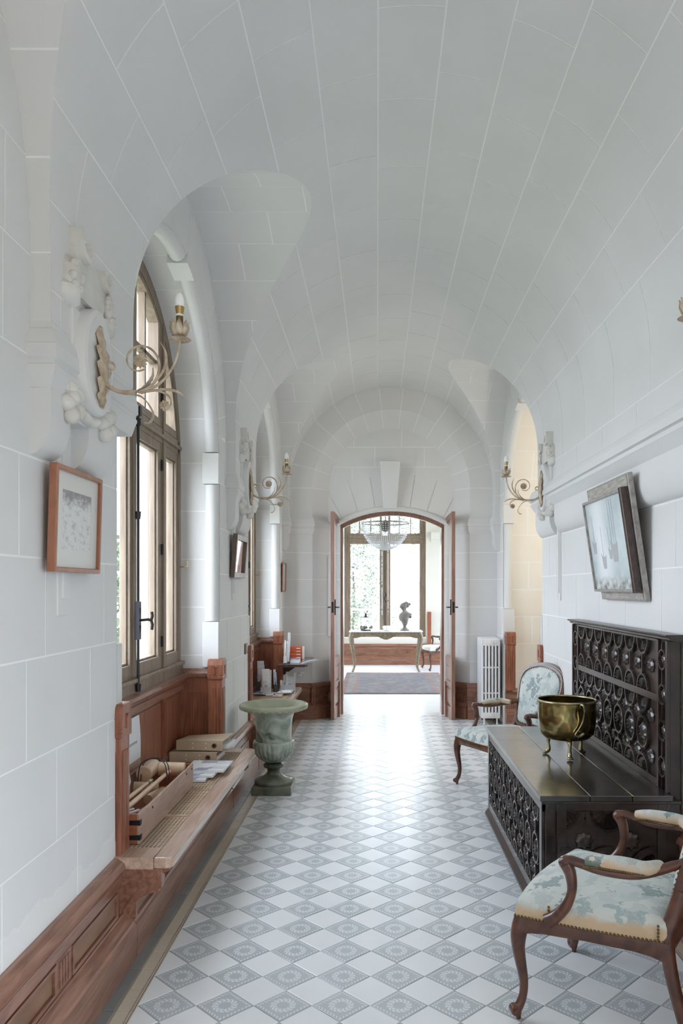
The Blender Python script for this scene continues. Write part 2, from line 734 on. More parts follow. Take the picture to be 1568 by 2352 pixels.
# blind arch of the bay beside the camera
stones(PL, NL, [2.69, 3.0, 3.33, 3.66, 3.93], 1.8, 2.6, .56, .1, .1, M['stone'], wall_left, lambda p: -arch_d(p[1], p[2], PENS_L[0], PR, PZ))

# ---- reveals ------------------------------------------------------


def reveal(name, cy, r, zs, x0, x1, zb, m, L=None, parent=None, step=.33, stonesf=True):
    """jambs and soffit of an arched opening between x0 and x1"""
    hh = zs - zb
    U = 2 * hh + pi * r

    def P(u, v):
        x = lerp(x0, x1, v)
        if u < hh: return (x, cy + r, zb + u)
        if u > U - hh: return (x, cy - r, zb + U - u)
        a = (u - hh) / r
        return (x, cy + r * cos(a), zs + r * sin(a))

    def Nn(u, v):
        if u < hh: return (0, -1, 0)
        if u > U - hh: return (0, 1, 0)
        a = (u - hh) / r
        return (0, -cos(a), -sin(a))
    o = struct(patch(name, P, Nn, 0, U, 0, 1, .08, 1, M['mortar'], None, None, skirt=False))
    if not stonesf: return o
    n1 = max(1, round(hh / step))
    n2 = round(pi * r / step)
    ue = [hh * k / n1 for k in range(n1)] + [hh + pi * r * k / n2 for k in range(n2)] + [U - hh + hh * k / n1 for k in range(n1 + 1)]
    Lv = None if L is None else L / abs(x1 - x0)
    stones(P, Nn, ue, 0, 1, Lv, .12, 1, m, o, None)
    return o


XW = -1.42
reveal('window_1_reveal', *WIN[1], XL, XW - .1, .42, M['stone'])
reveal('window_2_reveal', *WIN[2], XL, XW - .1, .42, M['stone'])
reveal('wall_recess', *REC, XR, 3.2, 0, M['cream_stone'], L=.62)
reveal('wall_side_doorway', *SIDE, XR, 1.75, 0, M['stone'], stonesf=False)
# far end of the recess: plain wall
b = MB()
b.box(3.2, 6.6, 0, 3.3, 9.2, 3.8)
struct(b.build('wall_recess_back', M['plaster']))
# warm lamp hanging in the recess, out of view behind the jamb
ld = bpy.data.lights.new('recess_lamp', 'POINT'); ld.energy = 19; ld.color = (1, .94, .86); ld.shadow_soft_size = .12
lo = bpy.data.objects.new('recess_lamp', ld); COL.objects.link(lo); lo.location = (2.35, 7.75, 2.35)

# ---- roll mouldings on the window arches -------------------------


def rolls(name, cy, r, zs, xe, sg, zlow, rr=.05, gap=None):
    t = shell(name)
    xm = xe - sg * .055
    # jamb rolls, stopped by square blocks
    for sy in (1, -1):
        y = cy + sy * r
        for (z0, z1) in ((1.36, 2.34), ):
            b = MB(); b.tube([(xm, y, z0), (xm, y, z1)], rr, 12)
            b.build('roll_moulding', M['stone'], t, smooth=True, fix=False)
        a0, a1 = radians(4), radians(73 if sy > 0 else 97)
        pts = []
        for k in range(25):
            a = lerp(a0, a1, k / 24)
            pts.append((xm, cy + sy * r * cos(a), zs + r * sin(a)))
        b = MB(); b.tube(pts, rr, 12, up=(1, 0, 0))
        b.build('roll_moulding', M['stone'], t, smooth=True, fix=False)
        b = MB()
        b.cham(xe - sg * .115, y - sy * .055, 2.345, xe + sg * .004, y + sy * .0, 2.565, .004)
        b.cham(xe - sg * .115, y - sy * .055, max(zlow, .43), xe + sg * .004, y + sy * .0, 1.355, .004)
        b.build('corner_block', M['stone'], t)
    b = MB()
    pts = [(cy + (r - .02) * cos(radians(a)), zs + (r - .02) * sin(radians(a))) for a in (73, 76, 79, 82.5)]
    b.ribbon(pts, .07, xe - sg * .12, xe + sg * .004, lambda a, z, d: (d, a, z))
    b.build('key_block', M['stone'], t)
    return t


rolls('trim_1', *WIN[1], XL, 1, 1.03)
rolls('trim_2', *WIN[2], XL, 1, 1.03)
rolls('trim_3', *REC, XR, -1, 1.03)

# ---- impost moulding profile (p = projection, z) ----------------------
SLAB = .068
IMPOST = [(0, 2.47), (SLAB + .004, 2.47), (SLAB + .006, 2.452), (SLAB + .012, 2.448), (SLAB + .022, 2.425), (SLAB + .026, 2.40), (SLAB + .030, 2.395), (SLAB + .030, 2.352),
          (SLAB + .020, 2.346), (SLAB + .020, 2.333), (SLAB + .025, 2.328), (SLAB + .025, 2.318), (SLAB + .016, 2.300), (SLAB + .008, 2.275), (SLAB, 2.258), (0, 2.257)]
LOWER = [(SLAB, 2.24), (SLAB, 2.16), (SLAB - .004, 2.125), (SLAB - .014, 2.092), (SLAB - .030, 2.062), (SLAB - .048, 2.045), (0, 2.038)]


IMPOST_R = [(p if p <= SLAB + .007 else SLAB + (p - SLAB) * 1.9, z) for p, z in IMPOST]


def impost(name, xw, sg, ya, yb, slot=None, near_wrap=True, yap=None):
    """moulding with its apron below; returns the root"""
    t = shell(name)
    f = lambda p, z, y: (xw + sg * p, y, z)
    # moulding that also returns along its camera-facing end
    b = MB()
    IM = IMPOST if near_wrap else IMPOST_R
    n = len(IM)
    rows = []
    st = len(b.v)
    for (p, z) in IM:
        q = max(0, p - SLAB)
        y0 = ya - (q if near_wrap else 0)
        b.v += [(xw, y0, z), (xw + sg * p, y0, z), (xw + sg * p, yb, z)]
    for i in range(n - 1):
        a, c = st + 3 * i, st + 3 * (i + 1)
        b.f += [(a, a + 1, c + 1, c), (a + 1, a + 2, c + 2, c + 1)]
    b.f.append(tuple(st + 3 * i + 2 for i in range(n)))
    b.f.append((st, st + 1, st + 2))
    b.build('moulding', M['stone'], t, smooth=True, angle=28)
    ye = yap or yb
    segs = [(ya, ye)] if not slot else [(ya, slot[0]), (slot[1], ye)]
    for (s0, s1) in segs:
        b = MB(); b.prism([(0, 2.26)] + [(SLAB, 2.26)] + LOWER[1:], s0, s1, f)
        b.build('apron', M['stone'], t, smooth=True, angle=28)
    if slot:
        # shallow stepped drop in the slot, ending below in a square foot
        m0 = (slot[0] + slot[1]) / 2
        b = MB()
        b.box(xw, slot[0], 2.19, xw + sg * SLAB, slot[1], 2.26)
        b.build('slot_head', M['stone'], t)
        b = MB()
        b.cham(xw - .001 * sg, m0 - .05, 1.50, xw + sg * .010, m0 + .035, 2.15, .003)
        b.cham(xw - .001 * sg, m0 - .02, 1.56, xw + sg * .018, m0 + .035, 2.14, .003)
        b.build('drop', M['stone'], t)
    return t


impost('trim_4', XL, 1, 2.53, 3.36, (2.69, 2.865), yap=3.14)
impost('trim_5', XL, 1, 5.83, 6.79, (5.99, 6.15), yap=6.55)
impost('trim_6', XL, 1, 9.25, YE, None)
impost('trim_7', XR, -1, 6.0, 6.84, (6.12, 6.28), near_wrap=False)
impost('trim_8', XR, -1, Y0, 6.0, None, near_wrap=False)
impost('trim_9', XR, -1, 9.22, YE, None)

# ---- end wall -----------------------------------------------------
RO, RI, YB = .965, .775, 9.65
# face of the end arch at YE
t = shell('wall_end_arch')
Pf = lambda u, v: (VX - v * cos(u), YE, VZ + v * sin(u))
Nf = lambda u, v: (0, -1, 0)
patch('arch_backing', Pf, Nf, 0, pi, RO, VR, .06, .3, M['mortar'], t, None, skirt=False)
for k in range(13):
    patch('stone_block', Pf, Nf, pi * k / 13 + J, pi * (k + 1) / 13 - J, RO, VR, .06, .3, M['stone'], t, None, lift=.0015)
# splayed soffit
Ps = lambda u, v: (VX - lerp(RO, RI, v) * cos(u), lerp(YE, YB, v), VZ + lerp(RO, RI, v) * sin(u))
Ns = lambda u, v: (cos(u) * .72, -.69, -sin(u) * .72)
patch('arch_backing', Ps, Ns, 0, pi, 0, 1, .06, 1, M['mortar'], t, None, skirt=False)
for k in range(13):
    patch('stone_block', Ps, Ns, pi * k / 13 + J, pi * (k + 1) / 13 - J, .0, 1, .06, 1, M['stone'], t, None, lift=.0015)
# piers below the spring
for sg in (-1, 1):
    xa, xb, xc = VX + sg * RO, VX + sg * (VR + .07), VX + sg * RI
    zed = [0, .40, .70, 1.03, 1.365, 1.70, 2.03, 2.36, VZ]
    P1 = lambda u, v, xa=xa, xb=xb: (lerp(xa, xb, v), YE, u)
    P2 = lambda u, v, xa=xa, xc=xc: (lerp(xa, xc, v), lerp(YE, YB, v), u)
    N2 = lambda u, v, sg=sg: (-sg * .72, -.69, 0)
    patch('arch_backing', P1, Nf, 0, VZ, 0, 1, 9, 9, M['mortar'], t, None, skirt=False)
    patch('arch_backing', P2, N2, 0, VZ, 0, 1, 9, 9, M['mortar'], t, None, skirt=False)
    for a, c in zip(zed, zed[1:]):
        patch('stone_block', P1, Nf, a + J, c - J, 0, 1, 9, 9, M['stone'], t, None, lift=.0015)
        patch('stone_block', P2, N2, a + J, c - J, 0, 1, 9, 9, M['stone'], t, None, lift=.0015)
    # capital across the pier face
    b = MB()
    st = 0
    for (p, z) in IMPOST:
        q = max(0, p - SLAB) + .004
        x1 = xa - sg * q * .9
        b.v += [(VX + sg * (VR + .06), YE - q, z), (x1, YE - q, z), (xc - sg * q * .3, YB + .0, z)]
    n = len(IMPOST)
    for i in range(n - 1):
        a, c = 3 * i, 3 * (i + 1)
        b.f += [(a, a + 1, c + 1, c), (a + 1, a + 2, c + 2, c + 1)]
    b.build('capital', M['stone'], t, smooth=True, angle=28)
    # slender roll beside the door
    b = MB(); b.tube([(xc - sg * .02, YB - .02, 1.0 if sg < 0 else .95), (xc - sg * .02, YB - .02, 2.0)], .032, 10)
    b.build('roll_moulding', M['stone'], t, smooth=True, fix=False)

# wall with the door opening
DX0, DX1, DZ, DR = -.463, .843, 2.40, 1.35   # opening sides, spring height of the flat arch, its radius
dcx = (DX0 + DX1) / 2
hw = (DX1 - DX0) / 2
dzc = DZ - sqrt(DR * DR - hw * hw)


def d_open(x, z):
    if z < DZ: return abs(x - dcx) - hw
    return max(abs(x - dcx) - hw, hypot(x - dcx, z - dzc) - DR)


Pe = lambda u, v: (v, YB, u)
Ne = lambda u, v: (0, -1, 0)


def e_keep(p):
    x, y, z = p
    return min(d_open(x, z), RI + .02 - (hypot(x - VX, z - VZ) if z > VZ else abs(x - VX)))


wall_end = struct(patch('wall_end', Pe, Ne, 0, 3.65, VX - RI - .02, VX + RI + .02, .06, .06, M['mortar'], None, e_keep, skirt=False, fine=.04))
stones(Pe, Ne, [0, .40, .70, 1.03, 1.365, 1.70, 2.03, 2.42], VX - RI - .02, VX + RI + .02, 3, .4, .4, M['stone'], wall_end, lambda p: e_keep(p))
# voussoirs of the flat arch
VO = .46
Pv = lambda u, v: (dcx + v * sin(u), YB, dzc + v * cos(u))


def v_keep(p):
    x, y, z = p
    return min(e_keep(p), z - 2.42)


am = math.asin(hw / DR) + .12
nvs = 8
for k in range(nvs):
    a0, a1 = lerp(-am, am, k / nvs), lerp(-am, am, (k + 1) / nvs)
    patch('voussoir', Pv, Ne, a0 + J, a1 - J, DR - .02, DR + VO, .05, .08, M['stone'], wall_end, v_keep, lift=.012, fine=.03)


def t_keep(p):
    x, y, z = p
    return min(e_keep(p), z - 2.42, hypot(x - dcx, z - dzc) - DR - VO)


stones(Pe, Ne, [2.42, 2.78, 3.11, 3.36, 3.64], VX - RI - .02, VX + RI + .02, .62, .4, .4, M['stone'], wall_end, t_keep)
# keystone, roll along the arch
b = MB()
zt = dzc + DR + VO + .13
kx = .158
b.prism([(kx - .085, 2.585), (kx + .085, 2.585), (kx + .128, zt), (kx - .128, zt)], YB - .17, YB, lambda a, z, d: (a, d, z))
# slope the face of the keystone
b.v = [(x, (y + .09 if (z < 3 and y < YB - .12) else y), z) for (x, y, z) in b.v]
b.build('keystone', M['stone'], wall_end, bevel=.004)
b = MB()
am2 = math.asin(hw / DR) + .03
b.tube([(dcx + (DR + .02) * sin(lerp(-am2, am2, k / 20)), YB - .015, dzc + (DR + .02) * cos(lerp(-am2, am2, k / 20))) for k in range(21)], .035, 10, up=(0, 1, 0))
b.build('roll_moulding', M['stone'], wall_end, smooth=True, fix=False)
# door reveal (thickness of wall)
b = MB()
arc = [(dcx + DR * sin(lerp(-1, 1, k / 16) * math.asin(hw / DR)), dzc + DR * cos(lerp(-1, 1, k / 16) * math.asin(hw / DR))) for k in range(17)]
path = [(DX0, 0)] + arc + [(DX1, 0)]
for (p, q) in zip(path, path[1:]):
    i = len(b.v)
    b.v += [(p[0], YB, p[1]), (q[0], YB, q[1]), (q[0], 10.0, q[1]), (p[0], 10.0, p[1])]
    b.f.append((i, i + 1, i + 2, i + 3))
struct(b.build('door_reveal', M['plaster'], None, smooth=True))

# ---- floor --------------------------------------------------------
b = MB(); b.box(-1.6, Y0, -.05, 3.3, 10.0, -.004)
floor = struct(b.build('floor', plain('grout', (.36, .38, .39), .8)))

# ================================================================== FLOOR TILES
TD = 0.2227            # tile diagonal
TS = TD / sqrt(2)
FX0, FYN = -0.0267, 2.956


def tile_mat():
    m, nt, p = nodes('patterned_tile')
    L = nt.links.new
    tc = N(nt, 'ShaderNodeUVMap'); tc.uv_map = 'UVMap'
    sx = N(nt, 'ShaderNodeSeparateXYZ'); L(tc.outputs[0], sx.inputs[0])

    def mt(op, a, b=None, clamp=False):
        n = N(nt, 'ShaderNodeMath', operation=op, use_clamp=clamp)
        for i, q in enumerate((a, b)):
            if q is None: continue
            if isinstance(q, (int, float)): n.inputs[i].default_value = q
            else: L(q, n.inputs[i])
        return n.outputs[0]
    u = mt('SUBTRACT', mt('MULTIPLY', sx.outputs[0], 2), 1)
    v = mt('SUBTRACT', mt('MULTIPLY', sx.outputs[1], 2), 1)
    r = mt('SQRT', mt('ADD', mt('MULTIPLY', u, u), mt('MULTIPLY', v, v)))
    th = mt('ARCTAN2', v, u)

    def band(x, lo, hi, s=.03):
        a = mt('MULTIPLY', mt('SUBTRACT', x, lo), 1 / s, True)
        c = mt('MULTIPLY', mt('SUBTRACT', hi, x), 1 / s, True)
        return mt('MULTIPLY', a, c)
    # wreath of leaves: two rings of slanted leaves
    w1 = mt('SINE', mt('ADD', mt('MULTIPLY', th, 12), mt('MULTIPLY', r, 20)))
    w2 = mt('SINE', mt('SUBTRACT', mt('MULTIPLY', th, 14), mt('MULTIPLY', r, 26)))
    l1 = mt('MULTIPLY', mt('MULTIPLY', mt('ADD', w1, .55), 3, True), band(r, .30, .46))
    l2 = mt('MULTIPLY', mt('MULTIPLY', mt('ADD', w2, .55), 3, True), band(r, .44, .63))
    stem = band(r, .435, .465, .015)
    wr = mt('MAXIMUM', mt('MAXIMUM', l1, l2), stem)
    # scalloped border
    au, av = mt('ABSOLUTE', u), mt('ABSOLUTE', v)
    e = mt('MAXIMUM', au, av)
    ln = mt('MINIMUM', au, av)
    # position along the edge
    al = mt('ADD', mt('MULTIPLY', mt('GREATER_THAN', au, av), v), mt('MULTIPLY', mt('LESS_THAN', au, av), u))
    sc = mt('SINE', mt('MULTIPLY', al, 30))
    hook = band(mt('ADD', e, mt('MULTIPLY', sc, .045)), .80, .90, .02)
    hook = mt('MULTIPLY', hook, mt('MULTIPLY', mt('ADD', mt('SINE', mt('ADD', mt('MULTIPLY', al, 30), 1.1)), .75), 3, True))
    pat = mt('MAXIMUM', wr, hook)
    dark = band(e, .93, 1.2, .02)
    nz = N(nt, 'ShaderNodeTexNoise'); nz.inputs['Scale'].default_value = 2.2; nz.inputs['Detail'].default_value = 3
    geo = N(nt, 'ShaderNodeNewGeometry'); L(geo.outputs['Position'], nz.inputs['Vector'])
    g = ramp(nt, [(.3, (.46, .505, .54)), (.7, (.53, .575, .61))]); L(nz.outputs['Fac'], g.inputs[0])
    mx = N(nt, 'ShaderNodeMix', data_type='RGBA'); L(pat, mx.inputs['Factor'])
    L(g.outputs[0], mx.inputs['A']); mx.inputs['B'].default_value = (.74, .77, .80, 1)
    m2 = N(nt, 'ShaderNodeMix', data_type='RGBA'); L(mt('MULTIPLY', dark, .38), m2.inputs['Factor'])
    L(mx.outputs['Result'], m2.inputs['A']); m2.inputs['B'].default_value = (.26, .30, .32, 1)
    L(m2.outputs['Result'], p.inputs['Base Color'])
    p.inputs['Roughness'].default_value = .26
    p.inputs['Specular IOR Level'].default_value = .55
    b = N(nt, 'ShaderNodeBump'); b.inputs['Strength'].default_value = .04; b.inputs['Distance'].default_value = .004
    n3 = N(nt, 'ShaderNodeTexNoise'); n3.inputs['Scale'].default_value = 9; L(geo.outputs['Position'], n3.inputs['Vector'])
    L(n3.outputs['Fac'], b.inputs['Height']); L(b.outputs[0], p.inputs['Normal'])
    return m


def glaze(name, c1, c2, rough=.26):
    m, nt, p = nodes(name)
    geo = N(nt, 'ShaderNodeNewGeometry')
    nz = N(nt, 'ShaderNodeTexNoise'); nz.inputs['Scale'].default_value = 3; nz.inputs['Detail'].default_value = 4
    nt.links.new(geo.outputs['Position'], nz.inputs['Vector'])
    r = ramp(nt, [(.3, c1), (.7, c2)]); nt.links.new(nz.outputs['Fac'], r.inputs[0]); nt.links.new(r.outputs[0], p.inputs['Base Color'])
    p.inputs['Roughness'].default_value = rough; p.inputs['Specular IOR Level'].default_value = .55
    n3 = N(nt, 'ShaderNodeTexNoise'); n3.inputs['Scale'].default_value = 9; nt.links.new(geo.outputs['Position'], n3.inputs['Vector'])
    b = N(nt, 'ShaderNodeBump'); b.inputs['Strength'].default_value = .04; b.inputs['Distance'].default_value = .004
    nt.links.new(n3.outputs['Fac'], b.inputs['Height']); nt.links.new(b.outputs[0], p.inputs['Normal'])
    return m


M['tile_p'] = tile_mat()
M['tile_w'] = glaze('white_tile', (.77, .80, .83), (.83, .86, .885))
M['tile_c'] = glaze('cream_tile', (.52, .46, .37), (.58, .53, .44))
M['tile_g'] = glaze('grey_tile', (.17, .18, .185), (.23, .24, .245))
M['tile_line'] = plain('brown_line', (.20, .17, .14), .3)


def tri_prism(mb, poly, z1=0.0, z0=-.006, c=.0025):
    """flat tile with small chamfer; poly in xy; adds uv"""
    n = len(poly)
    cx = sum(p[0] for p in poly) / n; cy = sum(p[1] for p in poly) / n

    def ins(p, d):
        l = hypot(p[0] - cx, p[1] - cy)
        return (p[0] - (p[0] - cx) / l * d, p[1] - (p[1] - cy) / l * d)
    b = len(mb.v)
    top = [ins(p, c * 1.4) for p in poly]
    mb.v += [(x, y, z1) for x, y in top] + [(x, y, z1 - c * .5) for x, y in poly] + [(x, y, z0) for x, y in poly]
    mb.f.append(tuple(range(b, b + n)))
    for i in range(n):
        j = (i + 1) % n
        mb.f.append((b + n + i, b + n + j, b + j, b + i))
        mb.f.append((b + 2 * n + i, b + 2 * n + j, b + n + j, b + n + i))


def tile_uv(mb, centers):
    uv = []
    for f in mb.f:
        for i in f:
            x, y, z = mb.v[i]
            cx, cy = centers[i]
            dx, dy = (x - cx) / TD, (y - cy) / TD
            uv.append((.5 + dx + dy, .5 - dx + dy))
    mb.uv = uv


g = .0012
h = TD / 2 - g
dia = [(h, 0), (0, h), (-h, 0), (0, -h)]
mb = MB(); tri_prism(mb, dia); tile_uv(mb, [(0, 0)] * len(mb.v))
me_p = mb.mesh('patterned_tile'); me_p.materials.append(M['tile_p'])
me_w = mb.mesh('plain_tile'); me_w.materials.append(M['tile_w'])
XA = FX0 - 4 * TD       # left edge of the pattern (through tile corners)
XB = XA + 10 * TD       # right edge mirrored
cells = []
for n_ in range(-14, 32):
    for k in range(0, 20):
        # patterned: centres at half steps in x, whole steps in y
        cells.append(('p', XA + (k + .5) * TD, FYN + n_ * TD))
        cells.append(('w', XA + k * TD, FYN + (n_ + .5) * TD))
near, far_p, far_w = [], MB(), MB()
fc_p, fc_w = [], []
tile_objs = 0
cells = [c for c in cells if c[1] < XB + .01 and c[2] < 9.7]
vis = sorted([c for c in cells if c[2] > 2.35 and -.95 < c[1] < c[2] * .40 and abs(c[1]) < 3], key=lambda c: c[2])
single = set(id(c) for c in vis[:252])
for c in cells:
    kind, x, y = c
    full = (x - TD / 2 > XA - .001) and (x + TD / 2 < XB + .001) and (y < YE + .1)
    if id(c) in single and full:
        o = bpy.data.objects.new('patterned_tile' if kind == 'p' else 'plain_tile', me_p if kind == 'p' else me_w)
        COL.objects.link(o); o.parent = floor
        o.location = (x, y, rnd.uniform(-.0006, .0006))
        o.rotation_euler = (rnd.uniform(-.003, .003), rnd.uniform(-.003, .003), 0)
        continue
    poly = dia if full or y >= YE + .1 else ([(h, 0), (0, h), (0, -h)] if x < 0 else [(0, h), (-h, 0), (0, -h)])
    mbx, fc = (far_p, fc_p) if kind == 'p' else (far_w, fc_w)
    s0 = len(mbx.v)
    tri_prism(mbx, [(x + a, y + bq) for a, bq in poly], z1=rnd.uniform(-.0005, .0005))
    fc += [(x, y)] * (len(mbx.v) - s0)
tile_uv(far_p, fc_p); tile_uv(far_w, fc_w)
for mbx, nm, mm in ((far_p, 'patterned_tiles', 'tile_p'), (far_w, 'plain_tiles', 'tile_w')):
    o = mbx.build(nm, M[mm], floor, fix=False); o['kind'] = 'stuff'
# border: cream tiles with two thin lines, then grey tiles against the plinth
j0 = 3.078
bx0, bx1 = -.992, XA - .001
cm = MB(); tri_prism(cm, [(bx0 - XA, 0.001), (bx1 - XA, .001), (bx1 - XA, TS - .001), (bx0 - XA, TS - .001)])
me_c = cm.mesh('border_tile'); me_c.materials.append(M['tile_c'])
gm = MB(); tri_prism(gm, [(-1.07 - XA, .001), (bx0 - .002 - XA, .001), (bx0 - .002 - XA, TS - .001), (-1.07 - XA, TS - .001)])
me_g = gm.mesh('edge_tile'); me_g.materials.append(M['tile_g'])
farc, farg = MB(), MB()
for k in range(-14, 42):
    y = j0 + k * TS
    if y > YE + .1: break
    if 2.3 < y < 6.2:
        for me, nm in ((me_c, 'border_tile'), (me_g, 'edge_tile')):
            o = bpy.data.objects.new(nm, me); COL.objects.link(o); o.parent = floor; o.location = (XA, y, rnd.uniform(-.0004, .0004))
    else:
        tri_prism(farc, [(bx0, y + .001), (bx1, y + .001), (bx1, y + TS - .001), (bx0, y + TS - .001)])
        tri_prism(farg, [(-1.07, y + .001), (bx0 - .002, y + .001), (bx0 - .002, y + TS - .001), (-1.07, y + TS - .001)])
o = farc.build('border_tiles', M['tile_c'], floor, fix=False); o['kind'] = 'stuff'
o = farg.build('edge_tiles', M['tile_g'], floor, fix=False); o['kind'] = 'stuff'
b = MB()
for xx, ww in ((bx0 + .006, .003), (bx1 - .014, .0025), (bx1 - .003, .0035)):
    b.box(xx - ww / 2, Y0, -.001, xx + ww / 2, YE, .0008)
o = b.build('border_line', M['tile_line'], floor)

farr = MB()
for k in range(-14, 42):
    y = j0 + k * TS
    if y > YE + .1: break
    tri_prism(farr, [(XB + .001, y + .001), (XB + .075, y + .001), (XB + .075, y + TS - .001), (XB + .001, y + TS - .001)])
o = farr.build('border_tiles', M['tile_c'], floor, fix=False); o['kind'] = 'stuff'
b = MB()
for xx, ww in ((XB + .003, .0035), (XB + .014, .0025), (XB + .069, .003)):
    b.box(xx - ww / 2, Y0, -.001, xx + ww / 2, YE, .0008)
b.build('border_line', M['tile_line'], floor)

# ================================================================== END ROOM SHELL
RX0, RX1, RY0, RY1, RH = -2.4, 2.6, 10.0, 16.1, 3.9
b = MB()
b.box(RX0 - .2, RY0, -.06, RX1 + .2, RY1 + 1.2, -.001)
room_floor = struct(b.build('floor_far_room', M['tile_w']))
b = MB(); b.box(DX0 - .3, 9.62, -.012, DX1 + .3, 10.02, -.0005)
struct(b.build('floor_threshold', M['tile_w']))
b = MB(); b.box(RX0 - .2, RY0 - .02, RH, RX1 + .2, RY1 + .6, RH + .1)
struct(b.build('ceiling_far_room', M['plaster']))
# partition towards the corridor
b = MB()
b.box(RX0 - .2, RY0 - .05, 0, DX0 - .01, RY0, RH); b.box(DX1 + .01, RY0 - .05, 0, RX1 + .2, RY0, RH)
b.box(DX0 - .01, RY0 - .05, 2.85, DX1 + .01, RY0, RH)
struct(b.build('wall_far_room_front', M['plaster']))
# side walls with tall window openings that light the room
for sx, nm in ((RX0, 'wall_far_room_left'), (RX1, 'wall_far_room_right')):
    b = MB()
    xa, xb = (sx - .2, sx) if sx < 0 else (sx, sx + .2)
    b.box(xa, RY0, 0, xb, RY1 + .3, .5)
    b.box(xa, RY0, 3.3, xb, RY1 + .3, RH)
    for (y0, y1) in ((RY0, 11.3), (12.5, 14.0), (15.2, RY1 + .3)): b.box(xa, y0, .5, xb, y1, 3.3)
    struct(b.build(nm, M['plaster']))
# back wall with the window bay
WX0, WX1 = -.69, 1.02
b = MB()
b.box(RX0 - .2, RY1, 0, WX0, RY1 + .5, RH); b.box(WX1, RY1, 0, RX1 + .2, RY1 + .5, RH)
b.box(WX0, RY1, 0, WX1, RY1 + .5, .55); b.box(WX0, RY1, 3.35, WX1, RY1 + .5, RH)
struct(b.build('wall_far_room_back', M['plaster']))

# unseen full-height wall added behind the camera to keep daylight out
b = MB(); b.box(-3.2, Y0 - .1, -.05, 3.2, Y0, 4.4)
struct(b.build('wall_daylight_block', M['plaster']))
# outer face of the left wall so that no light leaks in
b = MB()
for (y0, y1) in ((Y0, WIN[1][0] - 1.12), (WIN[1][0] + 1.12, WIN[2][0] - 1.13), (WIN[2][0] + 1.13, 10.0)):
    b.box(-1.75, y0, -.05, -1.56, y1, 4.4)
for c in (WIN[1][0], WIN[2][0]):
    b.box(-1.75, c - 1.2, -.05, -1.50, c + 1.2, .95)
    b.box(-1.75, c - 1.2, 3.56, -1.56, c + 1.2, 4.4)
b.box(-1.75, Y0, 4.3, 3.4, 10.0, 4.4)
b.box(3.3, 6.4, -.05, 3.4, 10.0, 4.4)
b.box(1.75, .97, -.05, 1.85, 6.6, 4.4); b.box(1.75, Y0, -.05, 1.85, -.47, 4.4); b.box(1.75, -.5, 2.8, 1.85, 1.0, 4.4); b.box(1.7, 6.5, -.05, 3.4, 6.6, 4.4)
b.box(1.6, 6.5, -.05, 1.7, 6.80, 4.3)
b.box(1.6, 9.05, -.05, 1.7, 10.0, 4.3)
b.box(-1.75, 9.95, -.05, DX0 - .2, 10.0, 4.4); b.box(DX1 + .2, 9.95, -.05, 3.4, 10.0, 4.4)
b.box(DX0 - .3, 9.95, 2.9, DX1 + .3, 10.0, 4.4)
struct(b.build('wall_outer', M['plaster']))

portal('sky_portal_one', (-1.6, WIN[1][0], 2.3), (0, -pi / 2, 0), 2.8, 2.3)
portal('sky_portal_two', (-1.6, WIN[2][0], 2.3), (0, -pi / 2, 0), 2.8, 2.3)
portal('sky_portal_side', (1.80, .25, 1.4), (0, pi / 2, 0), 2.9, 1.45)

# ================================================================== WAINSCOT
CAPP = [(0, .432), (.018, .432), (.030, .422), (.040, .418), (.050, .404), (.054, .392), (.050, .382), (.038, .376), (.038, .366), (.030, .352), (0, .350)]
PLP = [(0, 0), (.097, 0), (.097, .140), (.088, .146), (.084, .158), (.070, .166), (.060, .178), (.044, .186), (.040, .192), (0, .192)]


M['mahog_x'] = wood('red_brown_oak_cross', (.165, .068, .042), (.34, .165, .108), rough=.34, axis=(1.5, 14, 14), coat=.35)
M['wood_worn_x'] = wood('worn_oak_panel_cross', (.16, .075, .038), (.33, .18, .10), rough=.38, axis=(1.2, 6, 6), coat=.3)


def wainscot(name, p0, dr, out, length, divs=None, pw=.62, parent=None):
    """panelled dado: p0 start (x,y), dr direction along, out outward normal"""
    t = shell(name)

    def f(d, z, s): return (p0[0] + dr[0] * s + out[0] * d, p0[1] + dr[1] * s + out[1] * d, z)
    fs = lambda s, z, d: f(d, z, s)
    mv = M['mahog_x' if abs(dr[0]) > .5 else 'mahog']
    b = MB(); b.prism(PLP, 0, length, f); b.build('plinth', mv, t, smooth=True, angle=25)
    b = MB(); b.prism(CAPP, 0, length, f); b.build('cap', mv, t, smooth=True, angle=25)
    b = MB(); b.prism([(0, .15), (.026, .15), (.026, .39), (0, .39)], 0, length, f); b.build('field_board', mv, t)
    b = MB(); b.prism([(.024, .312), (.036, .312), (.036, .36), (.024, .36)], 0, length, f); b.build('rail', mv, t)
    n = max(1, round(length / pw))
    w = length / n
    for i in range(n):
        s0, s1 = i * w, (i + 1) * w
        dw = .066
        # fluted divider
        b = MB(); b.prism([(s0 - dw if i else s0, .192), (s0 + dw, .192), (s0 + dw, .314), (s0 - dw if i else s0, .314)], .024, .036, fs)
        for q in range(4):
            c = s0 - .036 + .024 * q
            if c > .01: b.prism([(c - .007, .207), (c + .007, .207), (c + .007, .300), (c - .007, .300)], .036, .041, fs)
        b.build('divider', mv, t)
        if s1 - s0 > .25:
            b = MB()
            b.ribbon([(s0 + dw + .012, .205), (s1 - dw - .012, .205), (s1 - dw - .012, .300), (s0 + dw + .012, .300)], .014, .024, .040, fs, closed=True)
            b.build('panel_moulding', mv, t)
            b = MB(); b.prism([(s0 + dw + .024, .216), (s1 - dw - .024, .216), (s1 - dw - .024, .290), (s0 + dw + .024, .290)], .024, .031, fs)
            b.build('panel', M['wood_worn_x' if abs(dr[0]) > .5 else 'wood_worn'], t)
    return t


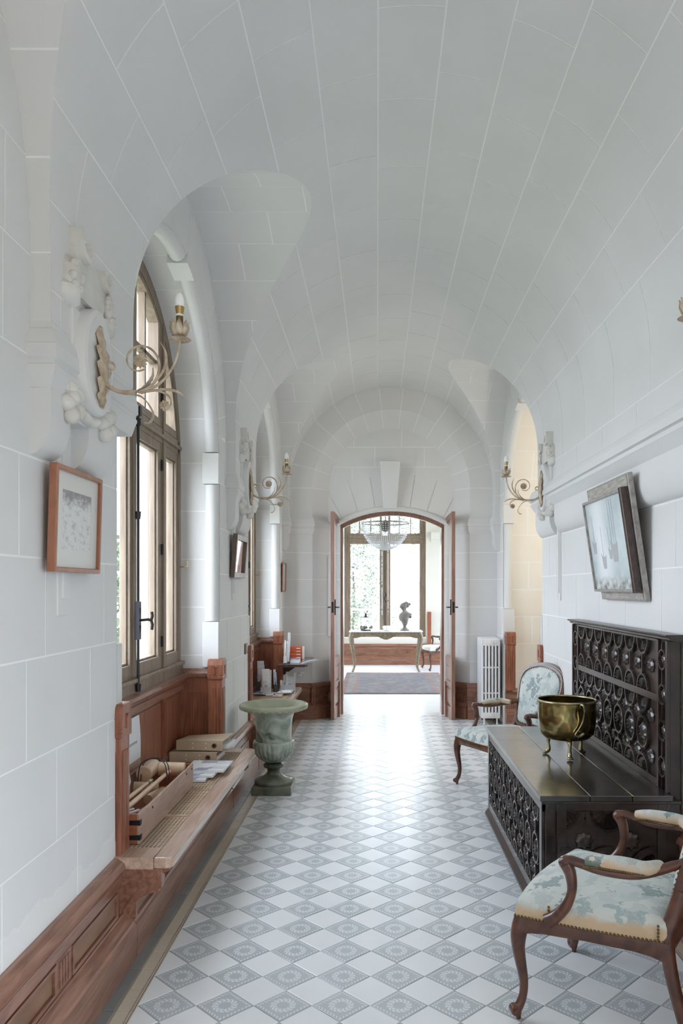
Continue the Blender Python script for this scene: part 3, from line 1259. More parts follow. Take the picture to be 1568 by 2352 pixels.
wainscot('baseboard_left', (XL, .83), (0, 1), (1, 0), 3.345 - .83, pw=.62)
wainscot('baseboard_left_far', (XL, 5.60), (0, 1), (1, 0), 1.17, pw=.585)
wainscot('baseboard_left_end', (XL, 9.06), (0, 1), (1, 0), .39)
wainscot('baseboard_right', (XR, 1.9), (0, 1), (-1, 0), 4.8, pw=.7)
wainscot('baseboard_end_left', (XL, YE), (1, 0), (0, -1), .380, pw=.38)
wainscot('baseboard_end_right', (VX + RO - .037, YE), (1, 0), (0, -1), .37, pw=.37)
wainscot('baseboard_splay_left', (VX - RO - .03, YE - .03), (.69, .724), (.724, -.69), .33, pw=.33)
wainscot('baseboard_splay_right', (VX + RI - .03, YB + .03), (.69, -.724), (-.724, -.69), .33, pw=.33)
wainscot('baseboard_door_left', (VX - RI - .03, YB), (1, 0), (0, -1), DX0 - VX + RI + .03, pw=.2)
wainscot('baseboard_door_right', (DX1, YB), (1, 0), (0, -1), VX + RI - DX1 + .03, pw=.2)
wainscot('baseboard_recess', (XR + .02, 8.985), (1, 0), (0, -1), 1.6, pw=.4)


# ================================================================== WINDOWS
def window(name, cy, zs=2.50, r=1.09):
    t = shell(name)
    f = lambda a, z, d: (d, cy + a, z)
    X1, X0 = XW, XW - .06
    ww = M['win_wood']

    def arcp(rr, a0, a1, n=24):
        return [(rr * cos(radians(lerp(a0, a1, k / n))), zs + rr * sin(radians(lerp(a0, a1, k / n)))) for k in range(n + 1)]
    b = MB(); b.ribbon([(r - .03, .98)] + arcp(r - .03, 0, 180, 36) + [(-r + .03, .98)], .10, X0 - .02, X1, f); b.build('frame', ww, t)
    b = MB(); b.ribbon([(r - .085, 1.05)] + arcp(r - .085, 0, 180, 36) + [(-r + .085, 1.05)], .025, X0, X1 + .012, f); b.build('frame_bead', ww, t)
    b = MB(); b.box(X0 - .02, cy - r, .965, X1 + .02, cy + r, 1.055); b.box(X0, cy - r, 1.05, X1 + .035, cy + r, 1.075); b.build('sill_rail', ww, t, bevel=.005)
    m = .60
    for s in (-1, 1):
        b = MB()
        b.box(X0 - .02, cy + s * m - .035, 1.0, X1 + .008, cy + s * m + .035, zs + sqrt((r - .06) ** 2 - m * m))
        b.box(X1, cy + s * m - .012, 1.0, X1 + .022, cy + s * m + .012, zs + sqrt((r - .06) ** 2 - m * m))
        b.build('mullion', ww, t, bevel=.004)
    b = MB(); b.box(X0 - .02, cy - r + .05, 2.545, X1 + .012, cy + r - .05, 2.645); b.box(X0, cy - r + .07, 2.575, X1 + .030, cy + r - .07, 2.60)
    b.build('transom', ww, t, bevel=.005)
    # lower casements, side lights
    for (a0, a1, nm) in ((-m + .037, -.004, 'casement'), (.004, m - .037, 'casement'), (m + .037, r - .085, 'side_light'), (-r + .085, -m - .037, 'side_light')):
        b = MB()
        zb, zt = 1.05, 2.546
        b.ribbon([(a0 + .028, zb + .03), (a1 - .028, zb + .03), (a1 - .028, zt - .028), (a0 + .028, zt - .028)], .056, X0 + .005, X1 + .006, f, closed=True)
        b.box(X0 + .003, cy + a0 + .0015, zb - .001, X1 + .0085, cy + a1 - .0015, zb + .105)
        b.ribbon([(a0 + .062, zb + .112), (a1 - .062, zb + .112), (a1 - .062, zt - .062), (a0 + .062, zt - .062)], .012, X0 + .01, X1 - .012, f, closed=True)
        c = b.build(nm, ww, t, bevel=.003)
        b = MB(); b.box(X0 + .024, cy + a0 + .05, zb + .09, X0 + .028, cy + a1 - .05, zt - .05); b.build('pane', M['glass'], c)
    # upper lights under the arch
    rr = r - .085
    for s in (-1, 1):
        for (a0, a1, nm) in ((.012, m - .04, 'upper_casement'), (m + .04, rr, 'upper_side_light')):
            zb = 2.65
            z0a = zs + sqrt(max(0, rr * rr - a0 * a0)); z1a = zs + sqrt(max(0.0001, rr * rr - a1 * a1)) if a1 < rr - .01 else zb
            arc = []
            for k in range(9):
                a = lerp(a0 + .025, a1 - .025 if a1 < rr - .01 else sqrt(rr * rr - .16 ** 2) - .03, k / 8)
                arc.append((a, zs + sqrt(max(.02, (rr - .02) ** 2 - a * a))))
            path = [(a0 + .025, zb + .025)] + arc
            if a1 < rr - .01: path.append((a1 - .025, zb + .025))
            else: path.append((arc[-1][0] - .002, zb + .025))
            path = [(s * p, q) for p, q in path]
            b = MB(); b.ribbon(path, .05, X0 + .005, X1 + .006, f, closed=True)
            if nm == 'upper_casement':
                am_ = (a0 + a1) / 2
                b.box(X0 + .01, cy + s * am_ - .013, zb, X1 - .01, cy + s * am_ + .013, zs + sqrt((rr - .02) ** 2 - am_ ** 2))
                b.box(X0 + .01, cy + s * a0, 3.045, X1 - .01, cy + s * a1, 3.072)
            c = b.build(nm, ww, t)
            b = MB(); b.prism(path, X0 + .024, X0 + .028, f); b.build('pane', M['glass'], c)
    b = MB(); b.box(X0 - .01, cy - .03, 2.63, X1 + .014, cy + .03, zs + r - .08); b.build('centre_mullion', ww, t, bevel=.006)
    # meeting stile strip, bolt and handle
    b = MB(); b.box(X1, cy - .022, 1.08, X1 + .02, cy + .022, 2.545); b.build('meeting_strip', ww, t, bevel=.006)
    xi = X1 + .034
    b = MB()
    b.tube([(xi, cy, 1.02), (xi, cy, 2.63)], .008, 8)
    for z in (1.02, 1.36, 1.46, 2.02, 2.56, 2.63): b.tube([(xi, cy, z - .022), (xi, cy, z + .022)], [.013, .017, ][0:2], 8)
    b.box(X1 + .004, cy - .02, 1.30, X1 + .046, cy + .02, 1.52)
    b.box(X1, cy - .018, 2.60, X1 + .05, cy + .018, 2.65)
    bt = b.build('bolt', M['iron'], t)
    b = MB()
    b.tube([(xi, cy, 1.41), (xi + .05, cy + .02, 1.415), (xi + .07, cy + .03, 1.41)], .008, 8)
    b.tube([(xi + .07, cy + .03, 1.46), (xi + .074, cy + .03, 1.435), (xi + .066, cy + .03, 1.41), (xi + .074, cy + .03, 1.385), (xi + .07, cy + .03, 1.355)], .009, 8)
    b.build('handle', M['iron'], bt, smooth=True)
    for z in (1.25, 1.85, 2.40, 2.85):
        for s in (-1, 1):
            if z > 2.7 and s: pass
            b = MB(); b.tube([(X1 + .016, cy + s * (m - .036), z - .035), (X1 + .016, cy + s * (m - .036), z + .035)], .008, 6)
            b.build('hinge', M['iron'], t)
    b = MB(); b.tube([(X1 + .0, cy + r - .03, 1.75), (X1 + .06, cy + r - .03, 1.75), (X1 + .06, cy + r - .03, 1.79)], .005, 6); b.build('hook', M['brass'], t)
    return t


window('window_1', WIN[1][0])
window('window_2', WIN[2][0])


# ================================================================== CORNER POSTS
def post_meshes():
    mv = M['mahog_v']
    W = .12
    b = MB(); b.box(0, 0, .43, .098, W, .945)
    body = b
    b2 = MB()
    for k in range(4):
        c = .030 + k * .020
        b2.box(.098, c - .006, .50, .103, c + .006, .885)   # flutes facing +x
    for k in range(3):
        c = .028 + k * .021
        b2.box(c - .006, -.005, .50, c + .006, 0, .885)     # flutes facing -y
    b3 = MB()
    f = lambda a, z, d: (d, a, z)
    pr = [(-.006, .945), (-.010, .955), (-.010, 1.05), (-.004, 1.078), (.012, 1.092), (.105, 1.092), (.122, 1.078), (.128, 1.05), (.128, .955), (.124, .945)]
    b3.prism(pr, -.004, .106, f)
    b3.box(.103, .052, .98, .112, .068, 1.045); b3.box(.103, .052, 1.032, .112, .09, 1.045)
    b3.box(.035, -.015, .98, .050, -.006, 1.045); b3.box(.035, -.015, 1.032, .07, -.006, 1.045)
    for z in (.962, .982): b3.box(-.006, -.013, z, .020, .03, z + .008); b3.box(.080, -.013, z, .110, .03, z + .008)
    return body, b2, b3


def corner_post(x, y, mir=False, parent=None):
    """fluted post: shaft with its fluting and head"""
    out = []
    for bb, nm in zip(post_meshes(), ('corner_post', 'fluting', 'head')):
        if mir: bb.v = [(-p[0], p[1], p[2]) for p in bb.v]
        o = bb.build(nm, M['mahog_v'], None, bevel=.004 if nm != 'fluting' else 0)
        out.append(o)
    out[1].parent = out[0]; out[2].parent = out[0]
    out[0].location = (x, y, 0)
    out[0].parent = parent
    return out[0]


t_ = shell('trim_recess')
corner_post(1.578, 8.80, mir=True, parent=t_)
corner_post(1.545, 6.83, mir=True, parent=t_)


# ================================================================== WINDOW SEATS
def cane(x0, x1, y0, y1, z):
    b = MB()
    p = .0185
    nx, ny = int((x1 - x0) / p), int((y1 - y0) / p)
    for i in range(nx):
        x = x0 + (i + .5) * (x1 - x0) / nx
        b.box(x - .0038, y0, z, x + .0038, y1, z + .0016)
    for j in range(ny):
        y = y0 + (j + .5) * (y1 - y0) / ny
        b.box(x0, y - .0038, z + .001, x1, y + .0038, z + .0026)
    return b


M['cane'] = plain('cane', (.50, .38, .27), .5)
M['dark_void'] = plain('dark_interior', (.03, .02, .015), .9)  # near-black colour standing in for shade inside hollows and gaps


def window_seat(name, label, ya, yb, ncane):
    t = thing(name, label, 'bench', (XL, ya, 0))
    L = yb - ya
    sw = M['seat_wood']; mv = M['mahog']
    X0, X1, CX0, CX1 = -.262, .255, -.205, .172
    zt, zb = .435, .385
    # front board with rounded corners
    poly = [(CX1, 0), (X1 - .03, 0), (X1 - .009, .009), (X1, .03), (X1, L - .03), (X1 - .009, L - .009), (X1 - .03, L), (CX1, L)]
    b = MB(); b.prism(poly, zb, zt, lambda a, y, d: (a, y, d)); b.build('front_board', sw, t, bevel=.007)
    for nm, y0, y1 in (('end_board', 0, .13), ('end_board', L - .13, L)):
        b = MB(); b.box(0 if y0 == 0 else 0, y0, zb, CX1, y1, zt)
        b.box(X0, max(y0, .05) if y0 == 0 else y0, zb, 0, y1 if y0 == 0 else L - .05, zt)
        b.build(nm, sw, t)
    b = MB(); b.box(X0, .13, zb, CX0, L - .13, zt); b.build('back_board', sw, t)
    step = (L - .26 + .03) / ncane
    b = MB(); b.box(CX0, .13, .30, CX1, L - .13, .302); b.build('shade_sheet', M['dark_void'], t)  # dark sheet added as painted shade below the cane holes
    for k in range(ncane):
        y0 = .13 + k * step
        o = cane(CX0, CX1, y0, y0 + step - .03, zt - .006).build('cane_panel', M['cane'], t, fix=False)
        o['kind'] = 'stuff'
        if k < ncane - 1:
            b = MB(); b.box(CX0, y0 + step - .03, zb, CX1, y0 + step, zt); b.build('cross_board', sw, t)
    # moulding below the edge
    b = MB(); b.prism([(.10, .388), (.235, .388), (.235, .372), (.215, .362), (.10, .362)], .0, L, lambda a, z, d: (a, d + .02 if d == 0 else d - .02, z)); b.build('edge_moulding', mv, t)
    # radiator casing below
    b = MB(); b.prism([(.0, 0), (.097, 0), (.097, .140), (.088, .146), (.084, .158), (.070, .166), (.06, .17), (0, .17)], .02, L - .02, lambda a, z, d: (a, d, z)); b.build('plinth', mv, t)
    n = 5
    wv = (L - .08) / n
    b = MB(); b.box(.0, .04, .165, .056, L - .04, .365); b.build('casing', M['dark_void'], t)
    for k in range(n):
        y0 = .04 + k * wv
        b = MB(); b.cham(.050, y0 + .022, .172, .080, y0 + wv - .022, .335, .006); b.build('casing_panel', M['wood_worn'], t)
        b = MB(); b.box(.05, y0 - .012, .165, .088, y0 + .012, .365); b.build('stile', mv, t)
        b = MB(); b.box(.052, y0 + wv / 2 - .09, .343, .09, y0 + wv / 2 + .09, .362); b.build('vent_lip', mv, t)
    # end brackets
    sh = [(0, .385), (.208, .385), (.208, .300), (.195, .300), (.195, .285), (.180, .282)]
    for k in range(1, 9):
        a = k / 8 * pi / 2
        sh.append((.180 - .115 * sin(a), .150 + .132 * cos(a)))
    sh += [(.065, .02), (0, .02)]
    for y0 in (.0, L - .045):
        b = MB(); b.prism(sh, y0, y0 + .045, lambda a, z, d: (a, d, z)); br = b.build('bracket', mv, t, bevel=.003)
        b = MB(); b.ribbon([(.03, .345), (.15, .345), (.15, .315), (.10, .285), (.05, .215), (.03, .15)], .008, y0 - .005, y0, lambda a, z, d: (a, d, z), closed=True)
        if y0 == 0: b.build('carved_line', mv, br)
    # back panelling under the window
    zc = .955
    bx = -.262
    b = MB(); b.box(bx - .02, .03, .40, bx - .012, L - .03, zc); b.build('back_panelling', mv, t)
    c = L / 2 - .02
    for (a0, a1) in ((.06, c - .66), (c - .58, c + .58), (c + .66, L - .08)):
        b = MB(); b.cham(bx - .014, a0 + .02, .50, bx - .002, a1 - .02, .855, .004); b.build('back_panel', M['mahog_v'], t)
    for a in (c - .62, c + .62):
        b = MB(); b.box(bx - .014, a - .035, .435, bx + .008, a + .035, .885)
        for q in (-.018, 0, .018): b.box(bx + .008, a + q - .005, .50, bx + .012, a + q + .005, .85)
        b.build('back_divider', M['mahog_v'], t)
    b = MB(); b.box(bx - .014, .04, .875, bx + .010, L - .04, .925); b.box(bx - .014, .04, .437, bx + .006, L - .04, .485); b.build('back_rail', mv, t)
    b = MB(); b.prism([(-.02, .92), (.018, .92), (.030, .935), (.034, .955), (.050, .962), (.050, .985), (-.02, .992)], .03, L - .03, lambda a, z, d: (bx + a, d, z)); b.build('sill_board', mv, t, smooth=True, angle=25)
    # side panels against the jambs
    for s, yy in ((1, L - .035), (-1, .055)):
        b = MB(); b.box(bx - .035, yy - .01, .435, -.062, yy + .01, .95); b.build('side_panel', M['mahog_v'], t)
        b = MB()
        for k in range(9):
            xx = bx + .028 + k * .0175
            b.box(xx - .0055, yy - s * .016, .50, xx + .0055, yy - s * .009, .845)
        b.build('side_fluting', M['mahog_v'], t)
        b = MB(); b.prism([(0, .945), (.012, .945), (.016, .955), (.030, .962), (.034, .985), (.028, 1.0), (.018, 1.0), (.014, 1.018), (0, 1.02)], bx, -.062, lambda a, z, d: (d, yy - s * a, z)); b.build('side_cap', mv, t)
    return t


wb1 = window_seat('window_bench', 'long oak window bench with cane seat, holding the croquet box, in the nearest window', 3.33, 5.60, 4)
corner_post(-1.212 - XL, 3.352 - 3.33, parent=wb1)
corner_post(-1.20 - XL, 5.478 - 3.33, parent=wb1)
wb2 = window_seat('window_bench', 'oak window bench of the far window, covered with leaflets behind the green urn', 6.77, 9.06, 4)
corner_post(-1.212 - XL, 6.785 - 6.77, parent=wb2)
corner_post(-1.20 - XL, 8.93 - 6.77, parent=wb2)

# ================================================================== CARTOUCHES AND SCONCES
M['carve'] = noisy('carved_stone', (.62, .60, .56), (.74, .73, .70), rough=.85, scale=9)
M['gilt'] = noisy('aged_cream_metal', (.42, .31, .21), (.64, .55, .43), rough=.55, scale=30, metal=.15)
M['gilt_d'] = noisy('tarnished_metal', (.20, .13, .08), (.45, .36, .26), rough=.5, scale=30, metal=.3)
M['bulb'] = plain('frosted_bulb', (.92, .92, .92), .15)
M['white_pl'] = plain('white_plastic', (.85, .85, .85), .35)
M['socket'] = plain('bronze_socket', (.18, .12, .05), .35, .8)


def cartouche(x, y, z, sg):
    """oval stone shield with carved fruit, local x out of the wall"""
    t = shell('trim_cartouche')
    t.location = (x, y, z); t.scale = (sg, 1, 1)
    m = M['carve']
    b = MB()
    def ov(r, zz): return [(zz, .150 * r * cos(a), .195 * r * sin(a)) for a in (2 * pi * k / 40 for k in range(40))]
    rings = [ov(1.0, -.03), ov(1.0, .040), ov(.97, .050), ov(.86, .054), ov(.82, .050)]
    for r in rings: b.v += r
    for i in range(4):
        for k in range(40):
            b.f.append((i * 40 + k, i * 40 + (k + 1) % 40, (i + 1) * 40 + (k + 1) % 40, (i + 1) * 40 + k))
    b.f.append(tuple(range(160, 200)))
    b.build('shield', M['stone'], t, smooth=True, angle=30)
    b = MB(); b.cham(-.04, -.165, -.16, .015, .165, .16, .006); b.build('block', M['stone'], t)
    r_ = random.Random(3)
    for sy in (-1, 1):
        # hanging fruit above, grapes below
        b = MB()
        def lump(d): return 1 + .13 * sin(d.x * 13 + 1) * sin(d.y * 11 + d.z * 9)
        b.ball((-.005, sy * .165, .26), (.048, .055, .07), 14, 10, lump)
        b.ball((.0, sy * .175, .195), (.045, .06, .045), 14, 10, lump)
        for k in range(14):
            a = r_.uniform(0, 6.28)
            b.ball((.030, sy * .165 + .035 * cos(a), .255 + .05 * sin(a)), r_.uniform(.012, .018), 8, 6)
        b.build('fruit_swag', m, t, smooth=True, angle=60)
        b = MB()
        for k in range(9):
            a = k * 2.4
            rr = .012 * sqrt(k) * 1.4
            b.ball((.008 + .012 * (k % 2), sy * .165 + rr * cos(a), -.185 + rr * sin(a) * 1.2), .030, 10, 7)
        b.box(-.03, sy * .165 - .045, -.150, .02, sy * .165 + .045, -.128)
        b.build('grape_bunch', m, t, smooth=True, angle=60)
    # scroll crest
    b = MB()
    cs = []
    for k in range(26):
        a = k / 25 * 4.6
        rr = .075 * (1 - k / 32)
        cs.append((-.09 + rr * cos(a + 2.6), .385 + rr * sin(a + 2.6)))
    b.ribbon(cs, .022, -.03, .05, lambda a, z, d: (d, a, z))
    cs2 = [(.10 - (p + .09) * .8, .355 + (q - .385) * .8) for p, q in cs]
    b.ribbon(cs2, .022, -.03, .045, lambda a, z, d: (d, a, z))
    b.prism([(-.13, .20), (.10, .20), (.14, .30), (.10, .36), (-.06, .34), (-.15, .43), (-.17, .30)], -.03, .025, lambda a, z, d: (d, a, z))
    b.ball((.0, -.09, .36), (.035, .05, .05), 12, 8)
    b.build('crest', m, t, smooth=True, angle=40)
    b = MB()
    for k in range(7): b.ball((.005, -.06 + .02 * k, -.215 + .004 * abs(k - 3)), (.03, .017, .022), 8, 6)
    b.build('foot_leaves', m, t, smooth=True, angle=60)
    return t


def make_sconce(label):
    t = thing('wall_sconce', label, 'wall light')
    S = 3147.0
    q = lambda x, y, dy=0: ((x - 400) / S, dy, (1250 - y) / S)
    g = M['gilt']
    # wall leaf plate: acanthus outline in the yz plane, slightly cupped
    b = MB()
    out = []
    zs = [-.135, -.10, -.085, -.045, -.03, .01, .03, .07, .085, .12, .165]
    wd = [.004, .050, .028, .068, .036, .076, .040, .070, .034, .050, .002]
    b.v.clear()
    for z, ww_ in zip(zs, wd):
        cup = .012 + .012 * cos(z * 14)
        b.v += [(cup - .012, -ww_, z + .006), (cup, 0, z), (cup - .012, ww_, z + .006)]
    for i in range(len(zs) - 1):
        for k in (0, 1): b.f.append((3 * i + k, 3 * i + k + 1, 3 * i + k + 4, 3 * i + k + 3))
    o = b.build('leaf_plate', g, t, smooth=True, angle=50)
    sm = o.modifiers.new('thickness', 'SOLIDIFY'); sm.thickness = .003
    b = MB()
    pts = bez([q(400, 1250), q(412, 1330), q(450, 1390), q(510, 1440), q(600, 1478), q(700, 1490), q(800, 1482)], 5)
    n = len(pts)
    b.tube(pts, [lerp(.0055, .009, k / (n - 1)) for k in range(n)], 8)
    b.tube(bez([q(405, 1260), q(425, 1190), q(470, 1145), q(530, 1150), q(553, 1195), q(525, 1228), q(495, 1212)], 5), [lerp(.006, .0032, k / 30) for k in range(31)], 8)
    b.tube([q(405, 1250), q(402, 1300)], .011, 10); b.tube([q(505, 1425), q(520, 1452)], .009, 8)
    stem = b.build('stem', g, t, smooth=True, fix=False)
    # big scroll with flower
    b = MB()
    pts = bez([q(800, 1482), q(920, 1445), q(1010, 1370), q(1062, 1250), q(1062, 1120), q(1000, 1010), q(900, 955), q(790, 965), q(712, 1040), q(695, 1130), q(740, 1210), q(820, 1240), q(895, 1222)], 5)
    b.tube(pts, [lerp(.0048, .0030, k / (len(pts) - 1)) for k in range(len(pts))], 8, flat=1.6)
    b.build('scroll', g, t, smooth=True, fix=False)
    b = MB()
    pts = bez([q(850, 1495), q(1000, 1468), q(1110, 1490), q(1185, 1540), q(1205, 1610), q(1175, 1680), q(1120, 1700)], 5)
    b.tube(pts, [lerp(.0045, .0028, k / (len(pts) - 1)) for k in range(len(pts))], 8, flat=1.6)
    b.build('scroll', g, t, smooth=True, fix=False)

    def flower(cx, cy, R, npet):
        c = Vector(q(cx, cy))
        b = MB()
        for k in range(npet):
            a = 2 * pi * k / npet
            d = Vector((cos(a), 0, sin(a))); s_ = Vector((-sin(a), 0, cos(a)))
            i = len(b.v)
            wv = R * .24
            for (rr, ws, yy) in ((.15, .25, -.003), (.5, .9, -.008), (.85, .95, -.006), (1.12, .0, .002)):
                p = c + d * R * rr
                b.v += [tuple(p - s_ * wv * ws + Vector((0, yy, 0))), tuple(p + Vector((0, yy - .003, 0))), tuple(p + s_ * wv * ws + Vector((0, yy, 0)))]
            for r_ in range(3):
                for u in (0, 1): b.f.append((i + 3 * r_ + u, i + 3 * r_ + u + 1, i + 3 * r_ + u + 4, i + 3 * r_ + u + 3))
        b.ball((c.x, -.006, c.z), (R * .24, .006, R * .24), 10, 6)
        return b.build('flower', g, t, smooth=True, angle=50)
    flower(850, 1125, .026, 12)
    flower(1130, 1640, .019, 10)
    # candle arm
    b = MB()
    pts = bez([q(820, 1485), q(1000, 1432), q(1130, 1330), q(1220, 1200), q(1280, 1050), q(1303, 890)], 6)
    b.tube(pts, [lerp(.006, .0042, k / (len(pts) - 1)) for k in range(len(pts))], 8)
    b.build('arm', g, t, smooth=True, fix=False)
    # twisted spikes
    for P4 in ([(860, 1475), (1000, 1390), (1090, 1275), (1145, 1150), (1140, 1020), (1078, 905)], [(860, 1490), (1000, 1462), (1150, 1455), (1280, 1482), (1378, 1552)]):
        b = MB()
        pts = bez([q(*p) for p in P4], 10)
        L = len(pts)
        b.tube(pts, [(.0040 + .0016 * abs(sin(k * .9))) * (1 if k < L * .75 else max(.15, (L - k) / (L * .25))) * (1 if k > L * .35 else .6) for k in range(L)], 7)
        b.build('twisted_spike', g, t, smooth=True, fix=False)
    # acanthus leaves
    for P4, wmax in (([(760, 1490), (870, 1440), (950, 1365), (995, 1285), (998, 1200)], .016), ([(640, 1490), (780, 1500), (870, 1535), (950, 1620), (1000, 1715), (990, 1790), (945, 1838), (900, 1838)], .014)):
        b = MB()
        pts = bez([q(*p) for p in P4], 5)
        L = len(pts)
        for k, p in enumerate(pts):
            u = k / (L - 1)
            ww_ = wmax * (sin(pi * min(1, u * .85 + .12)) ** .7) * (1 + .25 * sin(k * 2.1))
            b.v += [(p.x, -ww_, p.z - .004), (p.x, 0, p.z), (p.x, ww_, p.z - .004)]
        for k in range(L - 1):
            for e in (0, 1): b.f.append((3 * k + e, 3 * k + e + 1, 3 * k + e + 4, 3 * k + e + 3))
        o = b.build('acanthus_leaf', g, t, smooth=True, angle=60)
        sm = o.modifiers.new('thickness', 'SOLIDIFY'); sm.thickness = .0022
    # cup, drip pan, socket, bulb
    cx, cz = (1303 - 400) / S, (1250 - 870) / S
    b = MB(); b.lathe([(.004, -.006), (.012, -.002), (.030, .002), (.042, -.003), (.030, .004), (.006, .008)], 26, (cx, 0, cz), fn=lambda a, z: 1 + .10 * sin(a * 13))
    b.build('drip_pan', g, t, smooth=True, angle=50)
    b = MB()
    for k in range(8):
        a = 2 * pi * k / 8 + .2
        d = Vector((cos(a), sin(a), 0)); s_ = Vector((-sin(a), cos(a), 0))
        i = len(b.v)
        for (rr, zz, ws) in ((.008, .006, .006), (.028, .016, .013), (.036, .036, .013), (.034, .055, .007), (.037, .064, .0)):
            p = Vector((cx, 0, cz + zz)) + d * rr
            b.v += [tuple(p - s_ * ws - d * .003), tuple(p), tuple(p + s_ * ws - d * .003)]
        for r_ in range(4):
            for u in (0, 1): b.f.append((i + 3 * r_ + u, i + 3 * r_ + u + 1, i + 3 * r_ + u + 4, i + 3 * r_ + u + 3))
    o = b.build('petal_cup', g, t, smooth=True, angle=50)
    sm = o.modifiers.new('thickness', 'SOLIDIFY'); sm.thickness = .002
    b = MB(); b.lathe([(.009, .005), (.014, .02), (.013, .04), (.013, .083)], 16, (cx, 0, cz)); b.build('socket', M['socket'], t, smooth=True)
    b = MB(); b.lathe([(.014, .083), (.014, .090)], 16, (cx, 0, cz)); b.build('collar', M['white_pl'], t, smooth=True)
    b = MB(); b.lathe([(.0175, .118), (.0175, .124)], 16, (cx, 0, cz)); b.build('collar', M['white_pl'], t, smooth=True)
    b = MB(); b.lathe([(.013, .090), (.0175, .118)], 16, (cx, 0, cz)); b.build('bulb_base', M['brass'], t, smooth=True)
    b = MB(); b.lathe([(.0165, .122), (.0185, .132), (.0175, .146), (.013, .160), (.006, .170), (.001, .173)], 18, (cx, 0, cz)); b.build('bulb', M['bulb'], t, smooth=True)
    return t


CZ = 2.425
SX_L, SX_R = -1.05, XR - .088
for (x, y, s_) in ((SX_L - .02, 2.84, 1), (SX_L - .02, 6.20, 1), (SX_R + .02, 6.34, -1), (SX_R + .02, 2.61, -1)): cartouche(x, y, CZ, s_)
sc1 = make_sconce('large ornate cream scroll sconce with one bulb, beside the nearest window')
sc1.location = (SX_L + .036, 2.84, CZ - .03)
dup(sc1, 'ornate scroll sconce on the left wall above the small dark mirror', loc=(SX_L + .036, 6.20, CZ - .03))
dup(sc1, 'ornate scroll sconce with a bulb on the right wall by the recess', loc=(SX_R - .036, 6.34, CZ - .03), rot=(0, 0, pi))
dup(sc1, 'tip of a scroll sconce cut off by the right edge, above the painting', loc=(SX_R - .036, 2.61, CZ - .03), rot=(0, 0, pi))


# ================================================================== PICTURES
def picture(name, label, cat, x, y0, y1, z0, z1, lean, sg, fw, fd, fm, inner, mat_w=0, mat_m=None):
    """framed picture on a side wall; local x out, y along, z up; sg wall side"""
    t = thing(name, label, cat, (x, (y0 + y1) / 2, z0))
    t.rotation_euler = (0, radians(lean) * sg, 0)
    hw_, H = (y1 - y0) / 2, z1 - z0
    f = lambda a, z, d: (d * sg, a, z)
    b = MB()
    b.ribbon([(-hw_ + fw / 2, fw / 2), (hw_ - fw / 2, fw / 2), (hw_ - fw / 2, H - fw / 2), (-hw_ + fw / 2, H - fw / 2)], fw, 0, fd, f, closed=True)
    b.build('frame', fm, t, bevel=.004)
    if mat_w:
        b = MB(); b.ribbon([(-hw_ + fw + mat_w / 2, fw + mat_w / 2), (hw_ - fw - mat_w / 2, fw + mat_w / 2), (hw_ - fw - mat_w / 2, H - fw - mat_w / 2), (-hw_ + fw + mat_w / 2, H - fw - mat_w / 2)], mat_w, fd * .3, fd * .55, f, closed=True)
        b.build('mount', mat_m, t)
    k = fw + mat_w
    # picture face with uv
    a0, a1, c0, c1 = -hw_ + k, hw_ - k, k, H - k
    b = MB(); d = fd * .5
    b.v = [f(a0, c0, d), f(a1, c0, d), f(a1, c1, d), f(a0, c1, d)]
    b.f = [(0, 1, 2, 3)]
    b.uv = [(0, 0), (1, 0), (1, 1), (0, 1)]
    b.build('picture_sheet', inner, t, fix=False)
    b = MB(); b.box(0.001 * sg, -hw_ + .004, .004, fd * .25 * sg, hw_ - .004, H - .004); b.build('back_board', M['mahog_v'], t)
    return t


def etching_mat():
    m, nt, p = nodes('etching')
    L = nt.links.new
    uv = N(nt, 'ShaderNodeUVMap'); uv.uv_map = 'UVMap'
    mp = N(nt, 'ShaderNodeMapping'); mp.inputs['Scale'].default_value = (5, 7, 1); L(uv.outputs[0], mp.inputs[0])
    n1 = N(nt, 'ShaderNodeTexNoise'); n1.inputs['Scale'].default_value = 1.2; n1.inputs['Detail'].default_value = 10; n1.inputs['Roughness'].default_value = .75; L(mp.outputs[0], n1.inputs['Vector'])
    sx = N(nt, 'ShaderNodeSeparateXYZ'); L(uv.outputs[0], sx.inputs[0])
    # darker foliage along the top, boat shapes low left
    top = N(nt, 'ShaderNodeMapRange'); top.inputs['From Min'].default_value = .72; top.inputs['From Max'].default_value = .95; top.inputs['To Max'].default_value = .22; L(sx.outputs[1], top.inputs['Value'])
    sb = N(nt, 'ShaderNodeMath', operation='SUBTRACT'); L(n1.outputs['Fac'], sb.inputs[0]); L(top.outputs[0], sb.inputs[1])
    r = ramp(nt, [(.30, (.22, .22, .24)), (.42, (.50, .50, .51)), (.50, (.68, .68, .67))]); L(sb.outputs[0], r.inputs[0])
    L(r.outputs[0], p.inputs['Base Color']); p.inputs['Roughness'].default_value = .35; p.inputs['Coat Weight'].default_value = .6; p.inputs['Coat Roughness'].default_value = .05
    return m


